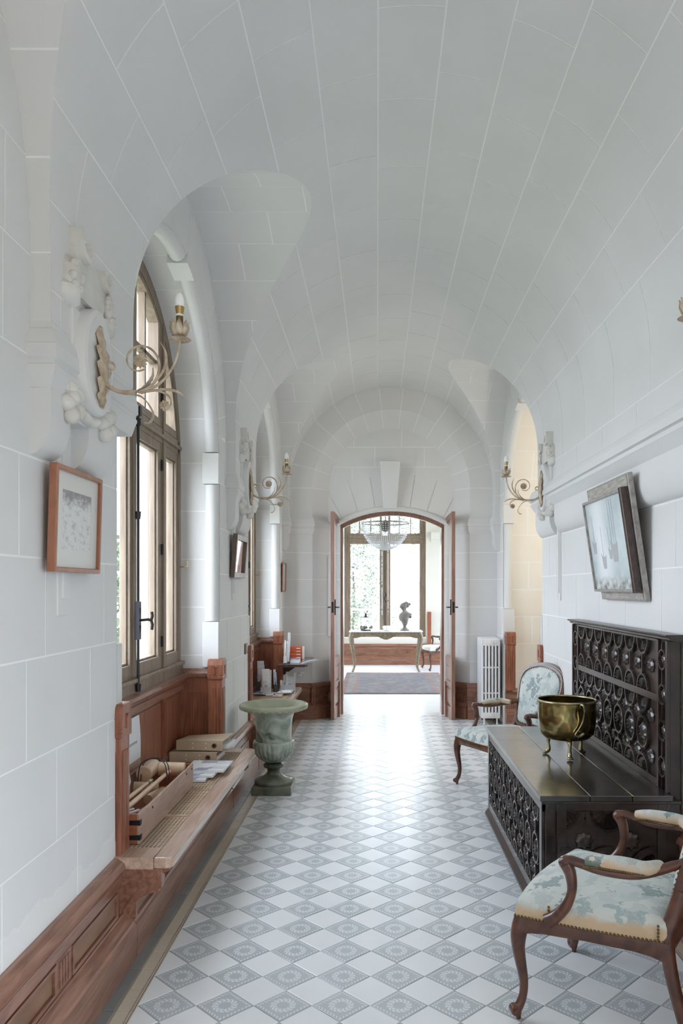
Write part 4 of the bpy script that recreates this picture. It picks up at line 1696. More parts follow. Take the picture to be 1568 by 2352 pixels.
M['etch'] = etching_mat()
M['mount'] = plain('picture_mount', (.66, .66, .63), .4, **{'Coat Weight': .5, 'Coat Roughness': .05})
M['frame_red'] = wood('frame_redwood', (.24, .075, .035), (.38, .16, .09), rough=.3, axis=(5, 5, 1.5))
M['frame_dark'] = wood('frame_dark_wood', (.07, .04, .03), (.18, .11, .08), rough=.35, axis=(5, 5, 1.5))
picture('framed_etching', 'small etching of boats in a reddish wooden frame, near left wall', 'picture', XL + .022, 2.60, 3.03, 1.655, 2.025, 1.6, 1, .018, .030, M['frame_red'], M['etch'], .062, M['mount'])
M['mirror'] = plain('mirror_glass', (.9, .9, .9), .03, 1)
picture('wall_mirror', 'small dark-framed mirror leaning from the left wall under the second sconce', 'mirror', XL + .006, 5.93, 6.42, 1.68, 2.02, 4.5, 1, .045, .035, M['frame_dark'], M['mirror'])
picture('small_picture', 'narrow pale print in a thin brown frame beside the far door', 'picture', XL + .006, 9.09, 9.40, 1.55, 1.90, 1.5, 1, .016, .02, M['frame_red'], M['mount'])
b = MB(); b.cham(XL, 6.60, 1.03, XL + .012, 6.70, 1.12, .003); o = b.build('light_switch', M['frame_dark'], None)
tag(o, 'small brown switch plate on the wall above the green urn', 'switch')
tt = thing('wall_socket', 'white two-hole wall socket plate under the little shelf', 'socket', (-.93, YE - .003, .545))
b = MB(); b.cham(-.036, -.012, -.030, .036, 0, .034, .003); b.build('plate', M['white_pl'], tt)
for xx, zz in ((-.02, .012), (.022, -.012)):
    b = MB(); b.tube([(xx, -.0135, zz), (xx, -.011, zz)], .005, 8); b.build('pin_hole', M['iron'], tt)


# ================================================================== GREEN URN
def urn_mat():
    m, nt, p = nodes('green_marble')
    L = nt.links.new
    tc = N(nt, 'ShaderNodeTexCoord')
    n1 = N(nt, 'ShaderNodeTexNoise'); n1.inputs['Scale'].default_value = 6; n1.inputs['Detail'].default_value = 7; n1.inputs['Distortion'].default_value = 1.2; L(tc.outputs['Object'], n1.inputs['Vector'])
    r = ramp(nt, [(.30, (.035, .045, .03)), (.41, (.15, .185, .14)), (.50, (.32, .375, .31)), (.66, (.58, .63, .55))]); L(n1.outputs['Fac'], r.inputs[0])
    w = N(nt, 'ShaderNodeTexWave', wave_type='BANDS', bands_direction='DIAGONAL'); w.inputs['Scale'].default_value = 2.3; w.inputs['Distortion'].default_value = 16; w.inputs['Detail'].default_value = 4; L(tc.outputs['Object'], w.inputs['Vector'])
    vr = ramp(nt, [(.975, (0, 0, 0)), (1.0, (.35, .35, .35))]); L(w.outputs['Fac'], vr.inputs[0])
    mx = N(nt, 'ShaderNodeMix', data_type='RGBA'); L(vr.outputs[0], mx.inputs['Factor']); L(r.outputs[0], mx.inputs['A']); mx.inputs['B'].default_value = (.48, .56, .52, 1)
    L(mx.outputs['Result'], p.inputs['Base Color']); p.inputs['Roughness'].default_value = .28; p.inputs['Coat Weight'].default_value = .3
    return m


M['urn'] = urn_mat()
M['urn_rim'] = noisy('rim_marble', (.34, .37, .26), (.46, .48, .35), rough=.4, scale=8)
M['urn_foot'] = noisy('foot_marble', (.06, .07, .05), (.20, .22, .17), rough=.30, scale=7)
t = thing('garden_urn', 'large green marble urn with fluted bowl on a square base, by the bench', 'urn', (-.815, 6.08, 0))
b = MB(); b.cham(-.153, -.153, .0, .153, .153, .064, .004); b.build('plinth', M['urn_foot'], t)
b = MB(); b.lathe([(.146, .064), (.150, .075), (.150, .088), (.142, .098), (.128, .102), (.088, .116), (.062, .135), (.050, .155), (.050, .172), (.058, .184), (.074, .190), (.080, .200), (.080, .212), (.070, .220), (.05, .226)], 40); b.build('foot', M['urn_foot'], t, smooth=True)
NL_ = 26
b = MB()
b.lathe([(.044, .226), (.075, .236), (.110, .258), (.138, .290), (.154, .325), (.161, .360), (.162, .385), (.156, .398), (.140, .400)], 208, fn=lambda a, z: 1 + .045 * (abs(cos(a * NL_ / 2)) - .6) * min(1, (z - .22) / .06 if z < .3 else 1) * (1 if z < .392 else .3))
b.build('fluted_bowl', M['urn'], t, smooth=True, angle=70)
b = MB(); b.lathe([(.140, .396), (.138, .430), (.139, .48), (.142, .53), (.148, .575), (.160, .615), (.185, .640)], 48, cap=False); b.build('body', M['urn'], t, smooth=True)
b = MB(); b.lathe([(.165, .628), (.235, .640), (.262, .654), (.270, .668), (.268, .682), (.255, .690), (.238, .689), (.222, .680), (.18, .640), (.150, .60), (.132, .54), (.125, .45), (.10, .41), (.0, .40)], 56, cap=False); b.build('rim', M['urn_rim'], t, smooth=True, angle=40)
b = MB()
for k in range(32):
    a = 2 * pi * (k + .5) / 32
    st = len(b.v)
    b.ball((0, 0, 0), (.009, .015, .010), 8, 6)
    b.xf(Matrix.Translation((.258 * cos(a), .258 * sin(a), .658)) @ Matrix.Rotation(a, 4, 'Z') @ Matrix.Rotation(-.5, 4, 'Y'), st)
b.build('egg_moulding', M['urn_rim'], t, smooth=True, angle=80)


# ================================================================== ON THE NEAR BENCH
BZ = .4362
M['box_wood'] = wood('crate_wood', (.33, .22, .17), (.47, .33, .26), rough=.5, axis=(8, 1.5, 8), coat=.1)
M['box_red'] = wood('crate_red_wood', (.25, .075, .035), (.34, .12, .06), rough=.4, axis=(1.5, 8, 8))
M['light_wood'] = wood('turned_beech', (.45, .30, .19), (.62, .45, .31), rough=.4, axis=(3, 3, 3))
M['red_paint'] = plain('red_paint', (.45, .06, .04), .35)
M['green_paint'] = plain('green_paint', (.06, .13, .07), .35)
M['blue_paint'] = plain('blue_paint', (.22, .33, .42), .35)
M['paper'] = plain('white_paper', (.74, .76, .78), .6)
M['ink'] = plain('printed_grey', (.48, .48, .50), .6)
t = thing('croquet_box', 'long open wooden croquet box standing on the cane bench', 'box', (-1.22, 3.50, BZ))
X0, X1, L_, H_ = -.145, .143, 1.02, .137
b = MB(); b.box(X1 - .012, .0, 0, X1, L_, H_); b.build('long_side', M['box_wood'], t, bevel=.002)
b = MB(); b.box(X0, .0, 0, X0 + .012, L_, H_); b.build('long_side', M['box_wood'], t, bevel=.002)
b = MB(); b.box(X0 + .012, 0, 0, X1 - .012, .016, H_); b.build('end_board', M['box_red'], t, bevel=.002)
b = MB(); b.box(X0 + .012, L_ - .016, 0, X1 - .012, L_, H_); b.build('end_board', M['box_red'], t, bevel=.002)
b = MB(); b.box(X0 + .012, .016, 0, X1 - .012, L_ - .016, .01); b.build('base_board', M['box_red'], t)
for z in (.028, .095):
    b = MB()
    f = lambda a, zz, d: (X1 - a, d, z + zz)
    b.prism([(0, -.010), (.05, -.008), (.085, -.010), (.095, .002), (.085, .014), (.05, .012), (0, .014)], -.003, 0, f)
    b.box(X1, -.003, z - .010, X1 + .003, .022, z + .014)
    b.build('iron_strap', M['iron'], t)
for y in (.20, .86, .98):
    b = MB(); b.tube([(X1, y, .112), (X1 + .003, y, .112)], .006, 8); b.build('screw', M['iron'], t)


def mallet_head(label, p, axis, r, ln, mat, group='mallet heads in the croquet box'):
    d = Vector(axis).normalized() * ln / 2
    b = MB(); b.tube([Vector((0, 0, 0)) - d, -d * .94, d * .94, d], [r * .9, r, r, r * .9], 18)
    o = b.build('mallet_head', mat, None, smooth=True, angle=40)
    o.location = p
    return tag(o, label, 'mallet', group)


mallet_head('round end of a reddish mallet head at the far left of the croquet box', (-1.275, 4.30, .585), (0, 1, .05), .045, .17, M['light_wood'])
mallet_head('pale wooden mallet head lying across the far end of the croquet box', (-1.166, 4.38, .572), (1, .1, -.05), .038, .145, M['light_wood'])
mallet_head('small wooden mallet head lower down in the middle of the croquet box', (-1.235, 4.12, .530), (1, .25, -.1), .032, .13, M['light_wood'])
mallet_head('wooden mallet head with pale blue band near the middle of the box', (-1.152, 4.02, .515), (.25, 1, .0), .030, .16, M['light_wood'])
mallet_head('mallet head with green band close to the near side of the box', (-1.140, 3.84, .490), (.3, 1, .1), .028, .13, M['light_wood'])


def shaft(label, p0, p1, r, band):
    v0, v1 = Vector(p0), Vector(p1)
    t = thing('croquet_mallet', label, 'mallet', v0)
    d = v1 - v0
    b = MB(); b.tube([(0, 0, 0), d], [r, r * .9], 12); b.build('shaft', M['light_wood'], t, smooth=True)
    b = MB(); b.tube([d * .86, d * .90], r * 1.05, 12); b.tube([d * .985, d], r * 1.06, 12); b.build('painted_band', band, t, smooth=True)
    return t


shaft('long pale mallet shaft with red tip lying across the croquet box', (-1.150, 3.54, .588), (-1.150, 4.28, .584), .0125, M['red_paint'])
shaft('mallet shaft with dark green band, behind the red-tipped one', (-1.185, 3.53, .600), (-1.200, 4.10, .576), .0115, M['green_paint'])
for (p, r, mm, lb) in (((-1.165, 3.74, .484), .033, 'red_paint', 'red croquet ball low in the box'), ((-1.130, 3.72, .512), .022, 'white_pl', 'white peg knob beside the red croquet ball'),
                       ((-1.125, 3.70, .478), .026, 'green_paint', 'dark green ball against the near side of the box')):
    b = MB(); b.ball((0, 0, 0), r, 18, 12); o = b.build('croquet_ball', M[mm], None, smooth=True); o.location = p; tag(o, lb, 'ball')
for i, (x, y, lb) in enumerate(((-1.165, 3.545, 'white turned peg at the near end of the croquet box'), (-1.195, 3.56, 'second white peg at the near end of the croquet box, nearer the window'))):
    b = MB(); b.tube([(0, .22, -.03), (0, .04, 0), (0, .02, 0), (0, 0, 0), (0, -.006, 0)], [.007, .008, .016, .016, .009], 12); o = b.build('croquet_peg', M['white_pl'], None, smooth=True); o.location = (x, y, .545); tag(o, lb, 'peg')
for (y, dz, lb) in ((4.21, .052, 'black wire hoop standing up in the croquet box'), (4.16, .060, 'second black wire hoop leaning over the mallet heads')):
    b = MB(); b.tube(bez([(-.10, 0, -.05), (-.09, .02, .04), (-.03, .04, .065), (.05, -.02, .05), (.075, -.06, -.04)], 6), .0028, 7)
    o = b.build('wire_hoop', M['iron'], None, smooth=True, fix=False); o.location = (-1.19, y, .545 + dz); tag(o, lb, 'hoop')
# crumpled clear bag
m, nt, p = nodes('clear_plastic'); p.inputs['Base Color'].default_value = (.80, .81, .78, 1); p.inputs['Roughness'].default_value = .18; p.inputs['Alpha'].default_value = .75
M['bag'] = m
b = MB()
r_ = random.Random(8)
b.ball((0, 0, 0), (.050, .12, .140), 22, 16, lambda d: 1 + .10 * sin(d.x * 9 + d.z * 7) + .08 * sin(d.y * 13 - d.z * 11) + r_.uniform(-.05, .05))
o = b.build('plastic_bag', M['bag'], None, smooth=True, angle=24); o.location = (-1.285, 3.80, .600); o.rotation_euler = (radians(18), 0, 0)
tag(o, 'crumpled clear plastic bag stuffed into the near end of the croquet box', 'bag')
# notice on a board leaning on the panelling
b = MB(); b.cham(0, -.24, 0, .006, .24, .40, .002); o = b.build('brown_board', M['box_wood'], None); o.location = (-1.374, 4.245, BZ); o.rotation_euler = (0, radians(-2.2), 0)
tag(o, 'plain brown board leaning on the panelling behind the notice', 'board')
t = thing('paper_notice', 'white sheet with two grey printed lines leaning behind the croquet box', 'paper', (-1.380, 4.245, .62)); t.rotation_euler = (0, radians(-2.2), 0)
b = MB()
b.grid(lambda u, v: (.010 + .004 * sin(v * 3.1) * u, lerp(-.20, .225, u), lerp(.0, .245, v)), 8, 8); b.build('sheet', M['paper'], t, smooth=True)
r_ = random.Random(2)
for z, a0, a1, hh in ((.165, -.09, .06, .013), (.095, -.12, .15, .013), (.04, -.12, 0, .004)):
    b = MB(); a = a0
    while a < a1:
        ww_ = r_.uniform(.010, .016)
        b.box(.0155, a, z, .0165, a + ww_ * .35, z + hh); b.box(.0155, a, z + hh - .003, .0165, a + ww_ * .75, z + hh)
        a += ww_
    b.build('printed_line', M['ink'], t)


def lever_file(label, x0, y, z, open_):
    t = thing('lever_arch_file', label, 'file', (x0, y, z))
    cm = noisy('file_card', (.43, .34, .23), (.48, .38, .27), rough=.6, scale=8) if 'filecard' not in M else M['filecard']
    M['filecard'] = cm
    Lf = .32
    b = MB(); b.box(0, 0, 0, Lf, .004, .068); sp = b.build('spine', cm, t, bevel=.0015)
    b = MB(); b.lathe([(.0165, -.002), (.0165, .002), (.012, .002), (.012, -.002)], 20, cap=False); b.xf(Matrix.Translation((.262, -.001, .034)) @ Matrix.Rotation(pi / 2, 4, 'X')); b.build('finger_ring', M['brass'], sp, smooth=True)
    b = MB(); b.tube([(.262, -.0012, .034), (.262, .003, .034)], .012, 18); b.build('finger_hole', M['dark_void'], sp)
    for xx in (.115, .205):
        for zz in (.018, .048):
            b = MB(); b.tube([(xx, -.002, zz), (xx, 0, zz)], .004, 8); b.build('rivet', M['white_pl'], sp)
    b = MB(); b.box(0, .004, 0, Lf, .27, .003); b.build('cover', cm, t)
    b = MB()
    up = .066 if not open_ else .066
    b.grid(lambda u, v: (u * Lf, .004 + v * .275, up - .012 * v * (1 if not open_ else 1.5) + (.02 * u * v if open_ else 0)), 4, 6); o = b.build('cover', cm, t); sm = o.modifiers.new('thickness', 'SOLIDIFY'); sm.thickness = .003
    b = MB(); b.cham(.01, .05, .004, Lf + (.018 if open_ else -.008), .26, .030, .002); b.build('papers', M['paper'], t)
    return t


lf = lever_file('tan lever arch file lying flat on the bench, bottom of the two', -1.388, 5.15, BZ, False); lf.rotation_euler = (0, 0, radians(-3))
lf = lever_file('tan lever arch file half open, stacked on top of the other file', -1.352, 5.19, BZ + .071, True); lf.rotation_euler = (0, 0, radians(-5))


def cover_mat(name, a, bcol, c, sc=(3, 4)):
    """printed cover: blocks of tone"""
    m, nt, p = nodes(name)
    tc = N(nt, 'ShaderNodeTexCoord')
    mp = N(nt, 'ShaderNodeMapping'); mp.inputs['Scale'].default_value = (sc[0], sc[1], sc[1])
    nt.links.new(tc.outputs['Generated'], mp.inputs[0])
    v = N(nt, 'ShaderNodeTexVoronoi', distance='CHEBYCHEV'); v.inputs['Scale'].default_value = 1.0; v.inputs['Randomness'].default_value = .6
    nt.links.new(mp.outputs[0], v.inputs['Vector'])
    s = N(nt, 'ShaderNodeSeparateColor'); nt.links.new(v.outputs['Color'], s.inputs[0])
    r = ramp(nt, [(.0, a), (.55, a), (.56, bcol), (.8, bcol), (.81, c)]); r.color_ramp.interpolation = 'CONSTANT'
    nt.links.new(s.outputs[0], r.inputs[0]); nt.links.new(r.outputs[0], p.inputs['Base Color'])
    p.inputs['Roughness'].default_value = .25
    return m


M['cov1'] = cover_mat('print_blue_grey', (.72, .75, .78), (.32, .36, .45), (.60, .62, .62))
M['cov2'] = cover_mat('print_dark', (.60, .62, .66), (.10, .12, .15), (.36, .44, .55))
M['cov3'] = cover_mat('print_warm', (.72, .72, .70), (.45, .12, .10), (.55, .50, .40))
M['cov4'] = cover_mat('print_blue', (.16, .30, .50), (.50, .58, .66), (.10, .16, .28))


def booklet(label, x0, y0, w_, h_, th, z, rz, mat, group, name='booklet'):
    t = thing(name, label, 'booklet', (x0, y0, z), radians(rz), group)
    b = MB(); b.box(.002, .002, .001, w_ - .002, h_ - .002, th - .001); b.build('pages', M['paper'], t)
    b = MB(); b.box(0, 0, th - .001, w_, h_, th); b.box(0, 0, 0, w_, h_, .001); b.box(0, 0, 0, .001, h_, th); b.build('cover', mat, t)
    return t


G = 'booklets on the near bench'
booklet('small blue-white booklet under the others, beside the croquet box', -1.17, 4.62, .14, .20, .012, BZ, 2, M['cov1'], G)
booklet('middle booklet of the pile beside the croquet box', -1.20, 4.68, .205, .22, .012, BZ + .013, -2, M['cov1'], G)
booklet('top magazine of the pile with grey photographs, beside the croquet box', -1.20, 4.755, .255, .28, .012, BZ + .026, -1, M['cov1'], G)


# ================================================================== ON THE FAR BENCH AND SHELF
def rack(name, label, x, y, z, w_, h_, lean, rz, mats, frame, cat='leaflet rack', n=3, group=None):
    """leaning leaflet holder with booklets in it"""
    t = thing(name, label, cat, (x, y, z), radians(rz), group)
    t.rotation_euler = (radians(-lean), 0, radians(rz))
    b = MB(); b.box(0, .0, 0, w_, .004, h_ * .96); b.box(0, -.045, 0, w_, 0, .004); b.box(0, -.045, 0, w_, -.041, h_ * .3); b.box(0, -.045, 0, .004, .004, h_ * .3); b.box(w_ - .004, -.045, 0, w_, .004, h_ * .3)
    b.build('holder', frame, t)
    for k in range(n):
        b = MB(); xx = .006 + k * .006
        b.cham(xx, -.012 - .010 * k, .005, w_ - .022 + k * .006, -.004 - .010 * k, h_ * (1.0 - .13 * k), .001)
        b.build('leaflet', mats[k % len(mats)], t)
    return t


M['acrylic'] = plain('clear_acrylic', (.75, .76, .78), .12, Alpha=.55)
M['black_pl'] = plain('black_plastic', (.03, .03, .032), .35)
rack('leaflet_rack', 'black leaflet rack with grey leaflets against the far window panelling', -1.365, 8.72, BZ, .105, .335, 8, 6, [M['cov2'], M['cov1'], M['cov2']], M['black_pl'])
rack('leaflet_rack', 'rack of folded newspapers, tallest pile in the middle of the far bench', -1.265, 8.38, BZ, .115, .28, 8, 4, [M['cov1'], M['cov3'], M['cov1']], M['acrylic'])
rack('leaflet_rack', 'narrow dark rack with white leaflets leaning sideways on the far bench', -1.166, 8.66, BZ, .055, .245, 10, 20, [M['paper'], M['cov2']], M['black_pl'], n=2)
rack('leaflet_rack', 'small low clear rack just left of the leaning photo leaflets', -1.100, 8.72, BZ, .045, .12, 8, 5, [M['cov1']], M['acrylic'], n=1)
rack('leaflet_rack', 'clear rack with photo leaflets and a pink one under the wall shelf', -1.045, 8.72, BZ, .12, .215, 14, -6, [M['cov1'], M['cov3'], M['cov1']], M['acrylic'])
G = 'leaflets lying flat on the far bench'
r_ = random.Random(12)
for i, (x, y, rz, mm, lb) in enumerate(((-1.20, 8.30, 3, 'paper', 'white leaflet lying at the near edge of the paper pile, behind the urn'), (-1.10, 8.42, -8, 'paper', 'white leaflet turned slightly in the middle of the paper pile'), (-1.02, 8.33, 12, 'paper', 'white leaflet nearest the bench front edge'),
                                      (-1.12, 8.22, 0, 'cov3', 'leaflet with red print partly under the white ones'), (-1.03, 8.52, 4, 'cov1', 'grey printed leaflet below the leaning photo leaflets'), (-1.33, 8.28, -4, 'cov4', 'blue booklet at the window end of the far bench'))):
    booklet(lb, x, y, .10, .19, .010, BZ + .0115 * (i % 3), rz, M[mm], G, 'leaflet')
M['dark_gloss'] = wood('dark_polished_wood', (.035, .018, .014), (.09, .045, .035), rough=.18, axis=(8, 1.5, 8), coat=.6)
t = thing('wall_shelf', 'small dark rounded wall shelf between the far bench and the door', 'shelf', (-.90, 8.95, .725))
poly = [(-.20, -.46), (.07, -.46), (.105, -.445), (.13, -.41), (.13, .49), (-.20, .49)]
b = MB(); b.prism(poly, 0, .030, lambda a, y, d: (a, y, d)); b.build('board', M['dark_gloss'], t, bevel=.006)
b = MB(); b.prism([(-.228, 0), (.02, 0), (-.18, -.14), (-.228, -.16)], .1, .13, lambda a, z, d: (a, d, z)); b.build('bracket', M['dark_gloss'], t)
SZ = .7565
M['orange'] = plain('orange_card', (.72, .16, .06), .4)
t = thing('orange_display', 'orange card display of four tiers standing on the little wall shelf', 'display', (-1.045, 9.10, SZ))
b = MB(); b.box(.0, .0, 0, .158, .10, .150); b.build('case', M['orange'], t, bevel=.002)
for k in range(4):
    b = MB(); b.cham(.004, -.008, .006 + k * .036, .154, .002, .038 + k * .036, .002); o = b.build('tier', M['orange'], t)
    b2 = MB(); b2.box(.092, -.0095, .016 + k * .036, .140, -.008, .026 + k * .036); b2.build('white_print', M['white_pl'], o)
b = MB(); b.box(.160, .0, .0, .178, .10, .148); b.build('white_side', M['white_pl'], t)
rack('leaflet_strip', 'tall narrow clear leaflet holder leaning on the shelf in front of the orange display', -1.02, 8.72, SZ, .030, .36, 17, 0, [M['paper']], M['acrylic'], n=1)
bpy.context.view_layer.update()
tl = rack('leaflet_strip', 'shorter clear leaflet holder with white leaflets, leaning at the shelf end', -1.04, 8.60, SZ, .038, .26, 12, 0, [M['paper'], M['cov3']], M['acrylic'], n=2)
booklet('thick blue-grey book lying at the middle of the little wall shelf', -.975, 8.62, .105, .16, .042, SZ, 0, M['cov4'], 'books on the shelf', 'book')
for k in range(4):
    booklet(('first', 'second', 'third', 'last')[k] + ' black and white leaflet of the shelf fan, from the blue book', -.865 + .022 * k, 8.58 + .03 * k, .045, .20, .006, SZ + .0065 * k, -28, M['cov2'], 'fanned leaflets on the shelf', 'leaflet')

# ================================================================== CARVED SETTLE
M['ebony'] = noisy('blackened_oak', (.016, .013, .013), (.050, .038, .034), rough=.27, scale=7, bump=.1, bscale=50, coat=.5)
M['ebony_top'] = noisy('polished_black_lid', (.010, .009, .010), (.038, .027, .023), rough=.20, scale=3.2, detail=8, bump=.20, bscale=14, coat=1.0, r2=.42, spec=.9)
M['ebony_r'] = noisy('dark_red_brown_oak', (.016, .011, .010), (.046, .027, .022), rough=.34, scale=6, bump=.1, bscale=50, coat=.3)


def ring_pts(c, z, r, a0=0, a1=360, n=20):
    return [(c + r * cos(radians(lerp(a0, a1, k / n))), z + r * sin(radians(lerp(a0, a1, k / n)))) for k in range(n + (0 if a1 - a0 == 360 else 1))]


def rosette(b, c, z, r, d0, f, petals=8):
    """small carved flower head: d outward"""
    n = petals * 2
    i = len(b.v)
    b.v.append(tuple(f(c, z, d0 + r * .30)))
    rows = ((.28, .42, .42), (.62, .50, .34), (1.0, .16, .05))
    for (rr, hi, lo) in rows:
        for k in range(n):
            a = 2 * pi * k / n
            q = hi if k % 2 == 0 else lo
            R = r * rr * (1 if k % 2 == 0 else .80)
            b.v.append(tuple(f(c + R * cos(a), z + R * sin(a), d0 + r * q)))
    for k in range(n):
        k2 = (k + 1) % n
        b.f.append((i, i + 1 + k, i + 1 + k2))
        for q in range(2):
            b.f.append((i + 1 + q * n + k, i + 1 + (q + 1) * n + k, i + 1 + (q + 1) * n + k2, i + 1 + q * n + k2))


def fan(b, c, z, r, a0, a1, d0, f, n=7, hh_=1.0):
    for k in range(n):
        a = radians(lerp(a0, a1, (k + .5) / n))
        u = (cos(a), sin(a)); v = (-sin(a), cos(a))
        i = len(b.v)
        w0, w1 = r * .06, r * .17
        for (rr, w_, h) in ((.22, w0, .012), (.80, w1, .020), (.93, w1 * .5, .008)):
            for (sw, hh) in ((-1, .0), (0, h), (1, .0)):
                b.v.append(tuple(f(c + u[0] * r * rr + v[0] * w_ * sw, z + u[1] * r * rr + v[1] * w_ * sw, d0 + hh)))
        for q in range(2):
            for e in (0, 1): b.f.append((i + 3 * q + e, i + 3 * q + e + 1, i + 3 * q + e + 4, i + 3 * q + e + 3))


def strap(b, pts, f, closed=False, d=.0, w_=.020):
    b.ribbon(pts, w_, d, d + .012, f, closed=closed)
    b.ribbon(pts, w_ * .45, d + .012, d + .017, f, closed=closed)


def tracery(t, f, s0, s1, z0, z1, cols, rows, r, m, straps_name='strapwork'):
    """linked rings: rows is a list of (z, kind) with kind top / full / bottom"""
    for c in cols:
        prev = None
        b = MB()
        for (z, kind) in rows:
            if kind == 'full':
                strap(b, ring_pts(c, z, r), f, True)
                lo, hi = z - r, z + r
            elif kind == 'top':
                strap(b, ring_pts(c, z1, r, 180, 360, 12), f)
                lo, hi = z1 - r, z1
            else:
                strap(b, ring_pts(c, z0, r, 0, 180, 12), f)
                lo, hi = z0, z0 + r
            if prev is not None and prev > hi: strap(b, [(c, prev - .002), (c, hi + .002)], f)
            prev = lo
        b.build(straps_name, m, t)['kind'] = 'stuff'
        for (z, kind) in rows:
            b = MB()
            if kind == 'full': rosette(b, c, z, r * .62, .0, f, 9)
            elif kind == 'top': fan(b, c, z1, r * .86, 185, 355, .002, f)
            else: fan(b, c, z0, r * .86, 5, 175, .002, f)
            b.build('carved_boss', m, t, smooth=True, angle=75)


CX0, CX1, CY0, CY1, CH = .795, 1.385, 3.66, 5.43, .62
t = thing('carved_settle', 'black carved oak chest bench with tall ringed back against the right wall', 'chest', (1.09, 4.545, 0))
ox, oy = 1.09, 4.545
eb = M['ebony']
# carcass
b = MB(); b.box(CX0 - ox, CY0 - oy, .055, CX1 + .05 - ox, CY1 - oy, CH - .035); car = b.build('carcass', eb, t)
b = MB()
pr = [(0, 0), (-.035, .0), (-.035, .018), (-.010, .050), (0, .056)]
b.prism([(p + CX0 - ox, z) for p, z in pr] + [(CX1 - ox, .056), (CX1 - ox, 0)], CY0 - .02 - oy, CY1 + .02 - oy, lambda a, z, d: (a, d, z)); b.build('plinth', M['ebony_r'], t, bevel=.003)
# lid in three boards with a moulded rim
bw = [(CX0 - .028, 1.00), (1.003, 1.20), (1.203, 1.392)]
for k, (x0, x1) in enumerate(bw):
    b = MB(); b.cham(x0 - ox, CY0 - .03 - oy, CH - .028, x1 - ox, CY1 + .03 - oy, CH - .0005 * (k % 2), .003); b.build('lid_board', M['ebony_top'], t)
b = MB()
b.box(CX0 - .020 - ox, CY0 - .022 - oy, CH - .044, CX1 + .05 - ox, CY1 + .022 - oy, CH - .028)
b.build('lid_moulding', eb, t, bevel=.005)
# front panel (faces the corridor)
ff = lambda a, z, d: (CX0 - ox - d, a, z)
st = MB()
for (a0, a1, z0, z1) in ((CY0 - oy, CY1 - oy, .055, .105), (CY0 - oy, CY1 - oy, .535, .575)): st.box(CX0 - ox - .014, a0, z0, CX0 - ox, a1, z1)
for a in (CY0 - oy, CY1 - oy - .05): st.box(CX0 - ox - .016, a, .055, CX0 - ox, a + .05, .578)
st.build('frame_rail', eb, t, bevel=.002)['kind'] = 'stuff'
cols = [CY0 - oy + .145 + .185 * k for k in range(9)]
tracery(t, ff, 0, 0, .105, .535, cols, [(0, 'top'), (.32, 'full'), (0, 'bottom')], .072, eb)
for k in range(8):
    for z in (.205, .435):
        b = MB(); rosette(b, cols[k] + .0925, z, .040, .0, ff); b.build('rosette', eb, t, smooth=True, angle=75)
b = MB(); b.cham(CX0 - ox - .022, 4.70 - oy, .40, CX0 - ox, 4.745 - oy, .50, .004); b.build('lock_plate', M['iron'], t)
# near end panel
fe = lambda a, z, d: (a, CY0 - oy - d, z)
st = MB()
for (z0, z1) in ((.055, .12), (.545, .578)): st.box(CX0 - ox, CY0 - oy - .014, z0, CX1 - ox, CY0 - oy, z1)
for a in (CX0 - ox, CX0 - ox + .055, CX1 - ox - .06): st.box(a, CY0 - oy - .016, .055, a + .045, CY0 - oy, .578)
st.build('frame_rail', eb, t, bevel=.002)['kind'] = 'stuff'
ec = [.90 - ox + .2415 * k for k in range(3)]
for c in ec[:2]: pass
for k, c in enumerate([.868, 1.09, 1.312]):
    c -= ox
    b = MB()
    a0, a1 = (270, 360) if k == 0 else ((180, 270) if k == 2 else (180, 360))
    strap(b, ring_pts(c, .545, .105, a0, a1, 12), fe, w_=.030, d=.0075); fan(b, c, .545, .088, a0, a1, .002, fe, 9 if k == 1 else 5); b.build('fan_arc', eb, t)['kind'] = 'stuff'
    b = MB()
    a0, a1 = (0, 90) if k == 0 else ((90, 180) if k == 2 else (0, 180))
    strap(b, ring_pts(c, .255, .105, a0, a1, 12), fe, w_=.030, d=.0075); fan(b, c, .255, .088, a0, a1, .002, fe, 9 if k == 1 else 5); b.build('fan_arc', eb, t)['kind'] = 'stuff'
    if k < 2:
        b = MB(); rosette(b, c + .111, .40, .048, .0, fe, 8); b.build('rosette', eb, t, smooth=True, angle=75)
# back
BX = 1.398
b = MB(); b.box(BX - ox, CY0 - oy + .02, CH - .03, BX + .045 - ox, CY1 - oy + .05, 1.345); b.build('back_board', M['ebony_r'], t)
fb = lambda a, z, d: (BX - ox - d, a, z)
zb, zm, zt = CH + .035, 1.055, 1.335
st = MB()
for (z0, z1) in ((CH, CH + .035), (zm - .018, zm + .018), (zt, zt + .012)): st.box(BX - ox - .016, CY0 - oy + .16, z0, BX - ox, CY1 - oy - .08, z1)
for a in (CY0 + .02, CY0 + .135, CY1 - .115, CY1 + .02): st.box(BX - ox - .018, a - oy, CH, BX - ox, a + .022 - oy, 1.345)
st.build('back_rail', M['ebony_r'], t, bevel=.002)['kind'] = 'stuff'
cols = [4.03 - oy + .2 * k for k in range(7)]
cols = [c for c in cols if c < CY1 - oy - .12]
tracery(t, fb, 0, 0, CH + .035, zm - .018, cols, [(0, 'top'), (.85, 'full'), (0, 'bottom')], .080, eb)
tracery(t, fb, 0, 0, zm + .018, zt, cols, [(0, 'top'), (0, 'bottom')], .078, eb)
for k in range(len(cols) + 1):
    c = 3.92 - oy + .2 * k
    if c > CY1 - oy - .12: continue
    for z in (.742, .95, 1.205):
        b = MB(); rosette(b, c, z, .040, .0, fb); b.build('rosette', eb, t, smooth=True, angle=75)
